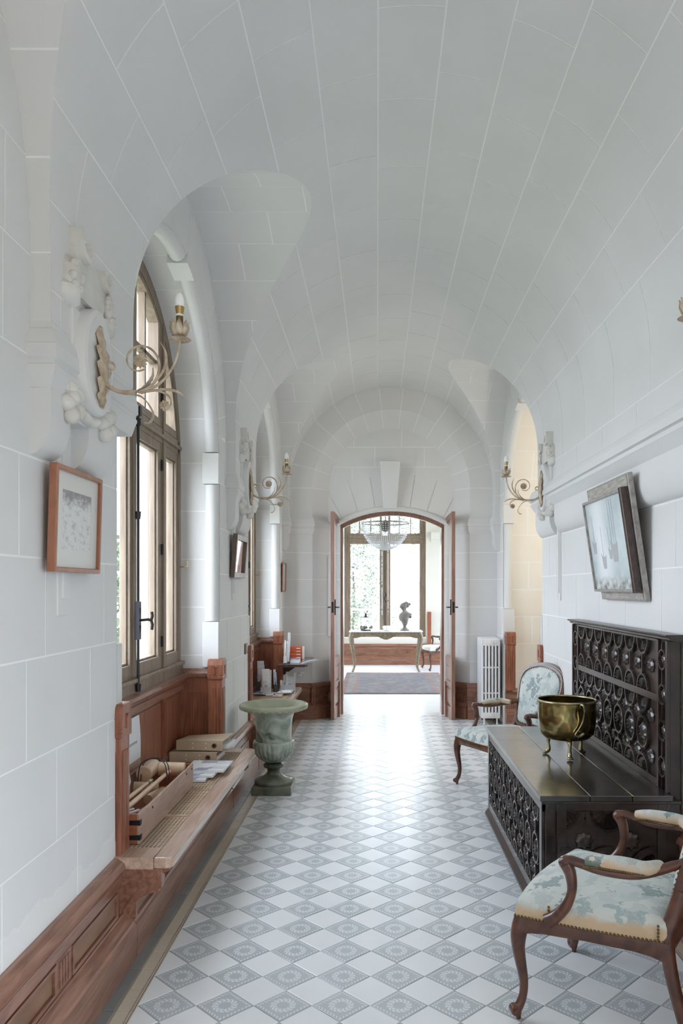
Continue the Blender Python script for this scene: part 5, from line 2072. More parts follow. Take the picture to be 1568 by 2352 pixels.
for a in (CY0 + .090, CY1 - .045):
    b = MB()
    zs_ = (.73, .905, 1.08, 1.25)
    pv = CH
    for z in zs_:
        strap(b, ring_pts(a - oy, z, .048, n=16), fb, True, w_=.014); strap(b, [(a - oy, pv), (a - oy, z - .048)], fb, w_=.014); pv = z + .048
    strap(b, [(a - oy, pv), (a - oy, zt)], fb, w_=.014)
    b.build('strapwork', eb, t)['kind'] = 'stuff'
    for z in zs_:
        b = MB(); rosette(b, a - oy, z, .028, .0, fb); b.build('rosette', eb, t, smooth=True, angle=75)
b = MB()
b.prism([(-.0, 1.345), (.050, 1.345), (.050, 1.378), (-.040, 1.378), (-.042, 1.370), (-.024, 1.362), (-.018, 1.350)], CY0 - oy - .03, CY1 - oy + .09, lambda a, z, d: (BX - ox + a, d, z)); b.build('cornice', M['ebony_r'], t, bevel=.003)

# ================================================================== BRASS POT
def brass_mat():
    m, nt, p = nodes('hammered_brass')
    L = nt.links.new
    tc = N(nt, 'ShaderNodeTexCoord')
    n1 = N(nt, 'ShaderNodeTexNoise'); n1.inputs['Scale'].default_value = 9; n1.inputs['Detail'].default_value = 4; L(tc.outputs['Object'], n1.inputs['Vector'])
    r = ramp(nt, [(.35, (.16, .12, .045)), (.6, (.46, .38, .17)), (.75, (.60, .50, .26))]); L(n1.outputs['Fac'], r.inputs[0])
    L(r.outputs[0], p.inputs['Base Color']); p.inputs['Metallic'].default_value = 1; p.inputs['Roughness'].default_value = .17
    v = N(nt, 'ShaderNodeTexNoise'); v.inputs['Scale'].default_value = 11; v.inputs['Detail'].default_value = 1; L(tc.outputs['Object'], v.inputs['Vector'])
    b = N(nt, 'ShaderNodeBump'); b.inputs['Strength'].default_value = .55; b.inputs['Distance'].default_value = .02; L(v.outputs['Fac'], b.inputs['Height']); L(b.outputs[0], p.inputs['Normal'])
    return m


M['hbrass'] = brass_mat()
M['brass_leg'] = noisy('worn_brass', (.30, .25, .12), (.62, .56, .36), rough=.28, scale=20, metal=1)
t = thing('brass_pot', 'round hammered brass pot on three paw feet, on the carved settle', 'pot', (1.105, 4.50, CH + .001))
b = MB(); b.lathe([(.0, .098), (.08, .098), (.125, .108), (.150, .130), (.162, .170), (.166, .23), (.165, .29), (.164, .322)], 56, cap=False)
b.lathe([(.160, .322), (.161, .25), (.156, .17), (.14, .125), (.0, .110)], 56, cap=False)
b.build('bowl', M['hbrass'], t, smooth=True, fix=False)
b = MB(); b.tube([(.168 * cos(2 * pi * k / 48), .168 * sin(2 * pi * k / 48), .325) for k in range(48)], .0075, 10, closed=True); b.build('rim', M['brass_leg'], t, smooth=True, fix=False)
for a in (-78, 102):
    a = radians(a)
    d = Vector((cos(a), sin(a), 0)); s_ = Vector((-sin(a), cos(a), 0))
    P = [(.170, .0, .300), (.185, .0, .322), (.200, .006, .318), (.206, .010, .285), (.196, .006, .235), (.184, -.010, .19), (.180, -.028, .165), (.178, -.030, .152), (.180, -.008, .148), (.178, .016, .160)]
    b = MB(); pts = bez([d * p[0] + s_ * p[1] + Vector((0, 0, p[2])) for p in P], 5)
    b.tube(pts, .0085, 9, up=tuple(s_), flat=.7); b.build('handle', M['brass_leg'], t, smooth=True, fix=False)
for a in (-95, 30, 150):
    a = radians(a)
    d = Vector((cos(a), sin(a), 0))
    P = [(.085, .110), (.105, .095), (.112, .070), (.108, .040), (.112, .020), (.125, .012)]
    b = MB(); pts = bez([d * p + Vector((0, 0, z)) for p, z in P], 4)
    R = [.017, .016, .015, .014, .0135, .013, .012, .011, .0105, .010, .010, .010, .011, .012, .013, .013, .013, .013, .012, .011, .010]
    b.tube(pts, R, 9); b.ball(tuple(d * .126 + Vector((0, 0, .010))), (.020, .020, .010), 10, 6)
    b.build('paw_foot', M['brass_leg'], t, smooth=True, fix=False)

# ================================================================== ARMCHAIRS
M['chair_wood'] = wood('polished_walnut', (.045, .014, .009), (.14, .050, .026), rough=.28, axis=(5, 5, 5), coat=.35)
M['chair_wood2'] = M['chair_wood']


def fabric(name, beige):
    m, nt, p = nodes(name)
    L = nt.links.new
    tc = N(nt, 'ShaderNodeTexCoord')
    n0 = N(nt, 'ShaderNodeTexNoise'); n0.inputs['Scale'].default_value = 22; n0.inputs['Detail'].default_value = 3; L(tc.outputs['Object'], n0.inputs['Vector'])
    mxv = N(nt, 'ShaderNodeMix', data_type='VECTOR'); mxv.inputs['Factor'].default_value = .13; L(tc.outputs['Object'], mxv.inputs['A']); L(n0.outputs['Color'], mxv.inputs['B'])
    v = N(nt, 'ShaderNodeTexVoronoi', feature='F1'); v.inputs['Scale'].default_value = 19; L(mxv.outputs['Result'], v.inputs['Vector'])
    v2 = N(nt, 'ShaderNodeTexVoronoi', feature='DISTANCE_TO_EDGE'); v2.inputs['Scale'].default_value = 42; L(mxv.outputs['Result'], v2.inputs['Vector'])
    s = N(nt, 'ShaderNodeSeparateColor'); L(v.outputs['Color'], s.inputs[0])
    # leaf cells: some big cells darker, with pale veins
    r = ramp(nt, [(0, (.47, .53, .53)), (.20, (.56, .61, .59)), (.36, (.60, .63, .60)), (.58, (.63, .66, .63)), (.66, (.26, .33, .34)), (.78, (.36, .44, .45)), (.88, (.52, .57, .56))]); r.color_ramp.interpolation = 'CONSTANT'
    L(s.outputs[0], r.inputs[0])
    vr = ramp(nt, [(.02, (.62, .65, .60)), (.10, (0, 0, 0))])
    ve = ramp(nt, [(.015, (.55, .55, .55)), (.05, (0, 0, 0))]); L(v2.outputs['Distance'], ve.inputs[0])
    mx = N(nt, 'ShaderNodeMix', data_type='RGBA'); L(ve.outputs[0], mx.inputs['Factor']); L(r.outputs[0], mx.inputs['A']); mx.inputs['B'].default_value = (.60, .64, .60, 1)
    out = mx.outputs['Result']
    if beige:
        sx = N(nt, 'ShaderNodeSeparateXYZ'); L(tc.outputs['Object'], sx.inputs[0])
        ad = N(nt, 'ShaderNodeMath', operation='MULTIPLY_ADD'); L(n0.outputs['Fac'], ad.inputs[0]); ad.inputs[1].default_value = .05; L(sx.outputs[2], ad.inputs[2])
        mr = N(nt, 'ShaderNodeMapRange'); mr.inputs['From Min'].default_value = beige - .012; mr.inputs['From Max'].default_value = beige + .012; mr.inputs['To Min'].default_value = .85; mr.inputs['To Max'].default_value = 0; L(ad.outputs[0], mr.inputs['Value'])
        r2 = ramp(nt, [(0, (.58, .40, .24)), (.61, (.60, .42, .26)), (.62, (.12, .16, .12)), (.78, (.58, .40, .24))]); r2.color_ramp.interpolation = 'CONSTANT'; L(s.outputs[0], r2.inputs[0])
        m2 = N(nt, 'ShaderNodeMix', data_type='RGBA'); L(mr.outputs[0], m2.inputs['Factor']); L(out, m2.inputs['A']); L(r2.outputs[0], m2.inputs['B'])
        out = m2.outputs['Result']
    L(out, p.inputs['Base Color']); p.inputs['Roughness'].default_value = .85
    p.inputs['Sheen Weight'].default_value = .2
    w_ = N(nt, 'ShaderNodeTexWave'); w_.inputs['Scale'].default_value = 160; L(tc.outputs['Object'], w_.inputs['Vector'])
    b = N(nt, 'ShaderNodeBump'); b.inputs['Strength'].default_value = .12; b.inputs['Distance'].default_value = .002; L(w_.outputs['Fac'], b.inputs['Height']); L(b.outputs[0], p.inputs['Normal'])
    return m


M['fab_near'] = fabric('faded_verdure_fabric', .455)
M['fab_arm'] = fabric('arm_pad_fabric', .684)
M['fab_far'] = fabric('faded_blue_fabric', None)


def armchair(name, label, loc, rz, fab, fab_arm, wd=M['chair_wood']):
    """local: +x is the front, y the width, origin on the floor"""
    t = thing(name, label, 'armchair', loc, rz)
    FW, RW, FD, RD = .328, .255, .27, -.25

    def hw(x): return interp([(RD, RW), (FD, FW)], x)

    def outline(sc=1.0, n=10):
        pts = []
        for k in range(n + 1):                       # front edge, bowed
            u = k / n
            y = lerp(-FW, FW, u)
            pts.append((FD + .030 * sin(pi * u) * 1.0, y))
        for k in range(1, n):                        # far side
            u = k / n
            pts.append((lerp(FD, RD, u), hw(lerp(FD, RD, u)) + .012 * sin(pi * u)))
        for k in range(5): pts.append((RD, lerp(RW, -RW, k / 4)))
        for k in range(1, n):
            u = k / n
            pts.append((lerp(RD, FD, u), -hw(lerp(RD, FD, u)) - .012 * sin(pi * u)))
        return [(x * sc, y * sc) for x, y in pts]
    O = outline()
    # upholstered seat: sides, rounded edge, crowned top
    b = MB()
    lv = [(1.0, .378), (1.006, .405), (1.0, .432), (.975, .450), (.90, .462), (.70, .474), (.40, .482), (.12, .485)]
    n = len(O)
    for s, z in lv:
        for (x, y) in O: b.v.append((x * s, y * s, z))
    for i in range(len(lv) - 1):
        for k in range(n): b.f.append((i * n + k, i * n + (k + 1) % n, (i + 1) * n + (k + 1) % n, (i + 1) * n + k))
    b.f.append(tuple((len(lv) - 1) * n + k for k in range(n)))
    b.build('seat', fab, t, smooth=True, angle=60)
    # rails
    b = MB()
    for i in range(n):
        (x, y), (x2, y2) = O[i], O[(i + 1) % n]
    rail = [(1.012, .385), (1.016, .372), (1.010, .345), (1.0, .335)]
    m_ = len(rail)
    for s, z in rail + [(.93, .335), (.93, .385)]:
        for k, (x, y) in enumerate(O):
            # shaped lower edge: deeper at the corners, scalloped between
            c = max(abs(abs(y) - FW) < .07 and x > .15, 0)
            cyy = min(abs(x - FD), abs(x - RD))
            dz = 0
            if z < .36:
                u = (abs(y) / FW) if x > FD - .001 else abs((x - (FD + RD) / 2) / ((FD - RD) / 2))
                dz = -.020 * max(0, u - .72) / .28 + .010 * (1 - u)
            b.v.append((x * s, y * s, z + dz))
    M6 = m_ + 2
    for i in range(M6):
        i2 = (i + 1) % M6
        for k in range(n): b.f.append((i * n + k, i * n + (k + 1) % n, i2 * n + (k + 1) % n, i2 * n + k))
    b.build('seat_rail', wd, t, smooth=True, angle=40)
    # nails
    b = MB()
    L_ = []
    for i in range(n):
        (x, y), (x2, y2) = O[i], O[(i + 1) % n]
        d = hypot(x2 - x, y2 - y); k = max(1, round(d / .0125))
        for q in range(k): L_.append((lerp(x, x2, q / k) * 1.008, lerp(y, y2, q / k) * 1.008))
    for (x, y) in L_: b.ball((x, y, .388), .0052, 6, 4)
    for sy in (-1, 1):
        for q in range(5):
            b.ball((.145, sy * (hw(.14) + .014), .396 + .012 * q), .0052, 6, 4); b.ball((-.225, sy * (hw(-.2) + .010), .396 + .012 * q), .0052, 6, 4)
    o = b.build('brass_nails', M['socket'], t, smooth=True); o['kind'] = 'stuff'
    # front cabriole legs
    for sy in (-1, 1):
        cx_, cy_ = FD - .012, sy * (FW - .022)
        d = Vector((.75, sy * .66, 0))
        tab = [(-.006, .380, .030), (.002, .345, .033), (.010, .31, .030), (.010, .26, .024), (.0, .20, .020), (-.010, .14, .0165), (-.008, .09, .0155), (.004, .055, .017), (.016, .034, .019), (.016, .018, .017)]
        pts = bez([Vector((cx_, cy_, z)) + d * o_ for o_, z, r in tab], 4)
        R = []
        for k in range(len(pts)): R.append(lerp(tab[min(k // 4, 9)][2], tab[min(k // 4 + 1, 9)][2], (k % 4) / 4))
        b = MB(); b.tube(pts, R, 12)
        s_ = Vector((-d.y, d.x, 0))
        c0 = Vector((cx_, cy_, .036)) + d * .026
        b.tube([c0 - s_ * .016, c0 + s_ * .016], .017, 12)
        b.tube([c0 - s_ * .020, c0 + s_ * .020], .008, 10)
        b.tube([Vector((cx_, cy_, .022)) + d * .012, Vector((cx_, cy_, 0)) + d * .010], [.012, .009], 10)
        b.build('leg', wd, t, smooth=True, fix=False)
        # knee bracket
    # rear legs running up into the back stiles
    for sy in (-1, 1):
        pts = bez([(-.335, sy * .235, 0), (-.300, sy * .238, .12), (-.262, sy * .238, .27), (-.245, sy * .236, .39), (-.262, sy * .225, .46), (-.292, sy * .215, .56)], 5)
        R = [lerp(.015, .024, min(1, k / 15)) for k in range(len(pts))]
        b = MB(); b.tube(pts, [r * 1.15 for r in R], 10, flat=.85); b.build('leg', wd, t, smooth=True, fix=False)

    # back: cartouche frame leaning back
    def bk(y, z, d):
        x = -.262 - (z - .46) * .27
        return (x + d, y, z)
    prof = [(-.165, .475), (-.20, .50), (-.215, .56), (-.232, .66), (-.248, .76), (-.252, .83), (-.232, .885), (-.185, .925), (-.10, .955), (0, .968)]
    prof = prof + [(-y, z) for y, z in prof[-2::-1]]
    sm = [(p.x, p.y) for p in bez([(y, z, 0) for y, z in prof], 4)]
    sm = sm + [(p.x, p.y) for p in bez([(.165, .475, 0), (.08, .470, 0), (0, .478, 0), (-.08, .470, 0), (-.165, .475, 0)], 3)[1:-1]]
    b = MB(); b.ribbon(sm, .036, -.018, .018, bk, closed=True); b.ribbon(sm, .016, .018, .024, bk, closed=True)
    b.build('back_frame', wd, t, smooth=True, angle=40, bevel=0)
    cz = .72
    b = MB()
    n2 = len(sm)
    for (s, d) in ((.965, .0), (.95, .020), (.86, .034), (.6, .046), (.25, .052)):
        for (y, z) in sm: b.v.append(bk(y * s, cz + (z - cz) * s, d))
    for i in range(4):
        for k in range(n2): b.f.append((i * n2 + k, i * n2 + (k + 1) % n2, (i + 1) * n2 + (k + 1) % n2, (i + 1) * n2 + k))
    b.f.append(tuple(4 * n2 + k for k in range(n2)))
    b.build('back_cushion', fab, t, smooth=True, angle=60)
    b = MB()
    for (s, d) in ((.965, .0), (.95, -.014), (.3, -.020)):
        for (y, z) in sm: b.v.append(bk(y * s, cz + (z - cz) * s, d))
    for i in range(2):
        for k in range(n2): b.f.append((i * n2 + k, i * n2 + (k + 1) % n2, (i + 1) * n2 + (k + 1) % n2, (i + 1) * n2 + k))
    b.f.append(tuple(2 * n2 + k for k in range(n2)))
    b.build('back_lining', fab, t, smooth=True, angle=60)
    b = MB()
    for k in range(0, n2, 1): b.ball(bk(sm[k][0] * .93, cz + (sm[k][1] - cz) * .935, .027), .0048, 6, 4)
    o = b.build('brass_nails', M['socket'], t, smooth=True); o['kind'] = 'stuff'
    # arms
    for sy in (-1, 1):
        y0 = sy * (hw(.12) + .016)
        sup = bez([(.150, y0, .392), (.115, y0, .420), (.075, y0 + sy * .006, .470), (.055, y0 + sy * .010, .530), (.060, y0 + sy * .012, .585), (.075, y0 + sy * .012, .618)], 5)
        b = MB(); b.tube(sup, [lerp(.026, .017, min(1, k / 12)) if k < 14 else .017 + .0007 * (k - 14) for k in range(len(sup))], 10); b.build('arm_support', wd, t, smooth=True, fix=False)
        arm = bez([(.085, y0 + sy * .012, .622), (.060, y0 + sy * .012, .634), (.02, y0 + sy * .010, .628), (-.06, y0 + sy * .004, .616), (-.17, y0 - sy * .010, .622), (-.27, sy * .232, .648), (-.305, sy * .222, .665)], 5)
        b = MB(); b.tube(arm, [.021 if k < 4 else (.017 if k < 26 else .015) for k in range(len(arm))], 10, flat=1.15)
        b.ball((.082, y0 + sy * .012, .622), (.022, .024, .020), 10, 8)
        b.build('arm', wd, t, smooth=True, fix=False)
        pad = bez([(.005, y0 + sy * .009, .640), (-.05, y0 + sy * .005, .646), (-.12, y0 - sy * .004, .648), (-.19, y0 - sy * .013, .646), (-.225, sy * .240, .644)], 5)
        L_ = len(pad)
        b = MB(); b.tube(pad, [max(.012, .027 * sin(pi * (.12 + .76 * k / (L_ - 1))) ** .5) for k in range(L_)], 12, up=(0, 0, 1), flat=1.15)
        p_ = b.build('arm_pad', fab_arm, t, smooth=True, fix=False)
        b = MB()
        for k in range(0, L_):
            q = pad[k]
            for e in (0, .5):
                q2 = pad[min(k + 1, L_ - 1)]
                q3 = q.lerp(q2, e)
                b.ball((q3.x, q3.y + .026, q3.z - .014), .0042, 6, 4); b.ball((q3.x, q3.y - .026, q3.z - .014), .0042, 6, 4)
        o = b.build('brass_nails', M['socket'], p_, smooth=True); o['kind'] = 'stuff'
    return t


armchair('armchair', 'walnut armchair with faded blue leafy tapestry and beige sides, nearest the camera', (.918, 2.985, 0), radians(147), M['fab_near'], M['fab_arm'])
armchair('armchair', 'walnut armchair with pale blue cover, behind the far end of the carved settle', (1.035, 6.14, 0), radians(209), M['fab_far'], M['fab_arm'])

# ================================================================== SEASCAPE PAINTING
def sea_mat():
    m, nt, p = nodes('misty_sea')
    L = nt.links.new
    uv = N(nt, 'ShaderNodeUVMap'); uv.uv_map = 'UVMap'
    sx = N(nt, 'ShaderNodeSeparateXYZ'); L(uv.outputs[0], sx.inputs[0])
    n1 = N(nt, 'ShaderNodeTexNoise'); n1.inputs['Scale'].default_value = 2.2; n1.inputs['Detail'].default_value = 5; L(uv.outputs[0], n1.inputs['Vector'])
    r = ramp(nt, [(.35, (.40, .50, .52)), (.62, (.62, .68, .70))]); L(n1.outputs['Fac'], r.inputs[0])
    # pale shaft of mist, rocks along the bottom
    gx = N(nt, 'ShaderNodeMapRange', interpolation_type='SMOOTHSTEP'); gx.inputs['From Min'].default_value = .33; gx.inputs['From Max'].default_value = .0; 
    ab = N(nt, 'ShaderNodeMath', operation='SUBTRACT'); L(sx.outputs[0], ab.inputs[0]); ab.inputs[1].default_value = .68
    ab2 = N(nt, 'ShaderNodeMath', operation='ABSOLUTE'); L(ab.outputs[0], ab2.inputs[0]); L(ab2.outputs[0], gx.inputs['Value'])
    mx = N(nt, 'ShaderNodeMix', data_type='RGBA'); L(gx.outputs[0], mx.inputs['Factor']); L(r.outputs[0], mx.inputs['A']); mx.inputs['B'].default_value = (.74, .77, .80, 1)
    n2 = N(nt, 'ShaderNodeTexNoise'); n2.inputs['Scale'].default_value = 9; n2.inputs['Detail'].default_value = 7; L(uv.outputs[0], n2.inputs['Vector'])
    e = N(nt, 'ShaderNodeMath', operation='MULTIPLY_ADD'); L(n2.outputs['Fac'], e.inputs[0]); e.inputs[1].default_value = -.22; L(sx.outputs[1], e.inputs[2])
    ed = N(nt, 'ShaderNodeMapRange'); ed.inputs['From Min'].default_value = .05; ed.inputs['From Max'].default_value = -.03; L(e.outputs[0], ed.inputs['Value'])
    r2 = ramp(nt, [(.38, (.10, .12, .12)), (.50, (.42, .45, .44)), (.62, (.66, .68, .66))]); L(n2.outputs['Fac'], r2.inputs[0])
    m2 = N(nt, 'ShaderNodeMix', data_type='RGBA'); L(ed.outputs[0], m2.inputs['Factor']); L(mx.outputs['Result'], m2.inputs['A']); L(r2.outputs[0], m2.inputs['B'])
    L(m2.outputs['Result'], p.inputs['Base Color']); p.inputs['Roughness'].default_value = .3
    return m


M['sea'] = sea_mat()
M['silver'] = noisy('silvered_frame', (.24, .22, .21), (.42, .40, .38), rough=.35, scale=25, metal=.3, stretch=(1, 6, 1))
M['linen'] = noisy('linen_slip', (.32, .29, .26), (.48, .45, .41), rough=.8, scale=12, stretch=(1, 1, 8))
M['frame_blk'] = wood('frame_black_brown', (.02, .010, .008), (.07, .03, .022), rough=.18, axis=(6, 1, 6), coat=.6)
t = thing('sea_painting', 'misty sea painting of ghostly sailing boats in a dark frame, tilting from right wall', 'painting', (XR - .004, 4.53, 1.53))
t.rotation_euler = (0, radians(-8.2), 0)
f = lambda a, z, d: (-d, a, z)
b = MB(); b.box(-.03, -.40, 0, 0, .40, .700); b.build('backing_frame', M['silver'], t, bevel=.004)
b = MB(); b.box(-.032, -.38, .012, -.029, .38, .688); b.build('linen_slip', M['linen'], t)
z0, z1, y0, y1 = .055, .625, -.36, .42
b = MB(); b.ribbon([(y0 + .018, z0 + .008), (y1 - .008, z0 + .008), (y1 - .008, z1 - .008), (y0 + .018, z1 - .008)], .016, .030, .066, f, closed=True); b.build('inner_frame', M['silver'], t, bevel=.002)
b = MB()
for k in range(3): b.tube([(-.066 + .010 * k, y0 - .002 + .012 * (1 - k), z0 - .004), (-.066 + .010 * k, y0 - .002 + .012 * (1 - k), z1 + .004)], .0085, 10)
b.box(-.070, y0 - .02, z0 - .004, -.03, y0 + .02, z1 + .004)
b.build('side_moulding', M['frame_blk'], t, smooth=True, angle=30)['kind'] = 'stuff'
b = MB(); b.v = [f(y1 - .014, z0 + .014, .052), f(y0 + .026, z0 + .014, .052), f(y0 + .026, z1 - .014, .052), f(y1 - .014, z1 - .014, .052)]; b.f = [(0, 1, 2, 3)]; b.uv = [(1, 0), (0, 0), (0, 1), (1, 1)]
cv = b.build('canvas', M['sea'], t, fix=False)
M['boat'] = plain('painted_boat', (.40, .42, .43), .4)
M['mast'] = plain('painted_mast', (.20, .27, .30), .4)
PW = .74
for (u, v, s, masts) in ((.88, .50, .055, (-.3, .1)), (.66, .34, .060, (0,)), (.36, .44, .085, (-.6, -.15, .35)), (.47, .41, .045, (.1,))):
    yy, zz = lerp(y0 + .026, y1 - .014, u), lerp(z0, z1, v)
    b = MB(); b.prism([(yy - s * .8, zz + s * .45), (yy - s * .3, zz + s * .30), (yy + s * .3, zz + s * .35), (yy + s * .75, zz + s * .7), (yy + s * .55, zz - s * .3), (yy + s * .4, zz - s * .9), (yy - s * .5, zz - s * .9), (yy - s * .65, zz - s * .2)], .0522, .0528, f)
    b.build('painted_boat', M['boat'], cv)
    b = MB()
    for q in masts: b.ribbon([(yy + s * q, zz + s * .3), (yy + s * q - .004, zz + s * 3.4)], .0022, .0522, .0528, f)
    b.build('painted_mast', M['mast'], cv)['kind'] = 'stuff'

# ================================================================== RADIATOR
M['rad'] = plain('white_enamel', (.80, .82, .85), .22, **{'Coat Weight': .4})
t = thing('radiator', 'tall white column radiator standing by the far right corner beside the door', 'radiator', (1.325, 9.20, 0))
b = MB()
RWd, RHt = .225, 1.005
xs = [-RWd / 2 + RWd / 6 * (k + .5) for k in range(6)]
xs = [-.098, -.058, -.0195, .0195, .058, .098]
for x in xs:
    b.cham(x - .0115, -.022, .09, x + .0115, .022, RHt - .02, .006)
for z0, z1 in ((.075, .145), (.36, .378), (.66, .678), (RHt - .085, RHt)):
    b.cham(-.110, -.020, z0, .110, .020, z1, .008)
sec = b.mesh('section'); sec.materials.append(M['rad'])
for k in range(8):
    o = bpy.data.objects.new('section', sec); COL.objects.link(o); o.parent = t; o.location = (0, -.185 + .05 * k, 0)
for z in (.11, RHt - .045):
    b = MB(); b.tube([(0, -.185 - .030, z), (0, -.185 - .01, z)], .028, 16); b.tube([(0, -.185 - .036, z), (0, -.185 - .02, z)], .013, 12); b.build('end_cap', M['rad'], t, smooth=True)
for (x, y) in ((-.075, -.18), (.075, -.18), (-.075, .16), (.075, .16)):
    b = MB(); b.tube([(x, y, .085), (x, y, .02), (x, y - .008, 0)], [.012, .009, .014], 8); b.build('foot', M['rad'], t)

# ================================================================== DOOR LEAVES AND FRAME
dw = M['door_wood']
t = shell('door_frame')
f = lambda a, z, d: (a, d, z)
arcp = [(dcx + (DR - .02) * sin(lerp(-1, 1, k / 16) * math.asin(hw / DR)), dzc + (DR - .02) * cos(lerp(-1, 1, k / 16) * math.asin(hw / DR))) for k in range(17)]
b = MB(); b.ribbon(arcp, .075, 9.72, 9.80, f); b.ribbon([(a, z + .012) for a, z in arcp], .030, 9.70, 9.72, f); b.build('arch_rail', dw, t)
for sx in (-1, 1):
    b = MB(); x = dcx + sx * (hw - .012); b.box(x - .02, 9.74, 0, x + .02, 9.98, DZ); b.build('jamb', dw, t)


def leaf(name, sx):
    """door leaf open towards the corridor; local a along the leaf from the hinge"""
    t = shell(name)
    hx, hy = dcx + sx * (hw + .003), 9.90
    ang = radians(97) if sx < 0 else radians(97)
    dx, dy = (-cos(radians(83)) * 1.0, -sin(radians(83)))
    dx *= 1 if sx < 0 else -1
    Wd = .60
    nx, ny = (-dy, dx) if sx < 0 else (dy, -dx)
    def g(a, z, d): return (hx + dx * a + nx * d, hy + dy * a + ny * d, z)
    def top(a): return interp([(0, 2.385), (.15, 2.44), (.30, 2.48), (.45, 2.505), (.60, 2.515)], a)
    n = 10
    ap = [(Wd * k / n, top(Wd * k / n)) for k in range(n + 1)]
    b = MB(); b.ribbon([(.035, .01), (.035, top(.035) - .03)] + [(a, z - .035) for a, z in ap if .05 < a < Wd - .05] + [(Wd - .035, top(Wd) - .035), (Wd - .035, .01)], .07, -.022, .022, g)
    b.build('stile', dw, t, bevel=.003)
    for (z0, z1) in ((.005, .15), (.385, .455), (.66, .75)):
        b = MB(); b.prism([(.06, z0), (Wd - .06, z0), (Wd - .06, z1), (.06, z1)], -.022, .022, g); b.build('rail', dw, t, bevel=.003)
    for (z0, z1) in ((.15, .385), (.455, .66)):
        b = MB(); b.prism([(.06, z0), (Wd - .06, z0), (Wd - .06, z1), (.06, z1)], -.008, .008, g); b.prism([(.10, z0 + .03), (Wd - .10, z0 + .03), (Wd - .10, z1 - .03), (.10, z1 - .03)], -.016, .016, g); b.build('panel', dw, t, bevel=.004)
    b = MB(); b.ribbon([(.078, .758), (Wd - .078, .758), (Wd - .078, top(Wd - .08) - .08)] + [(a, z - .08) for a, z in ap[::-1] if .09 < a < Wd - .09] + [(.078, top(.08) - .08)], .014, -.014, .014, g, closed=True)
    b.build('glazing_bead', dw, t)
    b = MB(); b.prism([(.06, .74), (Wd - .06, .74)] + [(a, z - .06) for a, z in ap[::-1] if .05 < a < Wd - .05], -.002, .002, g); b.build('pane', M['glass'], t)
    for d_ in (-1, 1):
        b = MB(); b.tube([g(Wd - .035, 1.364, d_ * .02), g(Wd - .035, 1.364, d_ * .06), g(Wd - .10, 1.364, d_ * .065)], .008, 8); b.build('handle', M['iron'], t, smooth=True)
    b = MB(); b.tube([g(Wd - .035, 1.27, .024), g(Wd - .035, 1.46, .024)], .010, 6); b.tube([g(Wd + .001, 1.30, 0), g(Wd + .002, 1.43, 0)], .012, 6); b.build('lock_plate', M['iron'], t)
    return t


leaf('door_1', -1)
leaf('door_2', 1)

# ================================================================== END ROOM
wainscot('baseboard_far_room', (RX1, RY1), (-1, 0), (0, -1), RX1 - RX0, pw=.42)
# window with central mullion and transom
t = shell('window_3')
f = lambda a, z, d: (a, d, z)
wy = RY1 + .14
ww = M['win_wood']
zb, zt = .56, 3.33
xm = .165
b = MB(); b.ribbon([(WX0 + .04, zb + .04), (WX1 - .04, zb + .04), (WX1 - .04, zt - .04), (WX0 + .04, zt - .04)], .08, wy, wy + .07, f, closed=True); b.build('frame', ww, t, bevel=.005)
b = MB(); b.box(WX0 + .06, wy - .01, 2.57, WX1 - .06, wy + .07, 2.70); b.box(WX0 + .06, wy - .025, 2.60, WX1 - .06, wy, 2.63); b.build('transom', ww, t, bevel=.005)
b = MB(); b.box(xm - .062, wy - .008, zb + .05, xm + .062, wy + .07, 2.58); b.build('mullion', ww, t, bevel=.005)
for (x0, x1) in ((WX0 + .08, xm - .064), (xm + .064, WX1 - .08)):
    b = MB(); b.ribbon([(x0 + .025, zb + .105), (x1 - .025, zb + .105), (x1 - .025, 2.545), (x0 + .025, 2.545)], .05, wy + .005, wy + .05, f, closed=True); c = b.build('casement', ww, t, bevel=.004)
    b = MB(); b.box(x0 + .04, wy + .026, zb + .1, x1 - .04, wy + .03, 2.56); b.build('pane', M['glass'], c)
    b = MB(); b.ribbon([(x0 + .025, 2.72), (x1 - .025, 2.72), (x1 - .025, zt - .09), (x0 + .025, zt - .09)], .05, wy + .005, wy + .05, f, closed=True)
    for q in (1 / 3, 2 / 3): b.box(lerp(x0, x1, q) - .012, wy + .01, 2.72, lerp(x0, x1, q) + .012, wy + .045, zt - .09)
    c = b.build('upper_light', ww, t)
    b = MB(); b.box(x0 + .04, wy + .026, 2.72, x1 - .04, wy + .03, zt - .08); b.build('pane', M['glass'], c)
b = MB(); b.tube([(xm, wy - .025, zb + .1), (xm, wy - .025, 2.55)], .009, 8); b.tube(bez([(xm, wy - .03, 1.50), (xm + .012, wy - .06, 1.44), (xm - .01, wy - .07, 1.38), (xm + .015, wy - .06, 1.30)], 4), .014, 8); b.build('bolt', M['iron'], t, smooth=True)['kind'] = 'stuff'
# upright fluted posts at both sides of the window bay
for x, lb in ((WX0 - .10, 'l'), (WX1 + .06, 'r')):
    b = MB(); b.cham(x - .04, RY1 - .10, .43, x + .04, RY1 - .02, 1.10, .006); o = b.build('corner_post', M['mahog_v'], bpy.data.objects['baseboard_far_room'])
# curtain-like cornice bracket on the right wall part
b = MB(); b.prism([(0, 2.55), (-.02, 2.55), (-.05, 2.62), (-.10, 2.68), (-.10, 2.76), (0, 2.76)], WX1 + .10, WX1 + .62, lambda a, z, d: (d, RY1 + a, z)); struct(b.build('trim_bracket', M['plaster']))

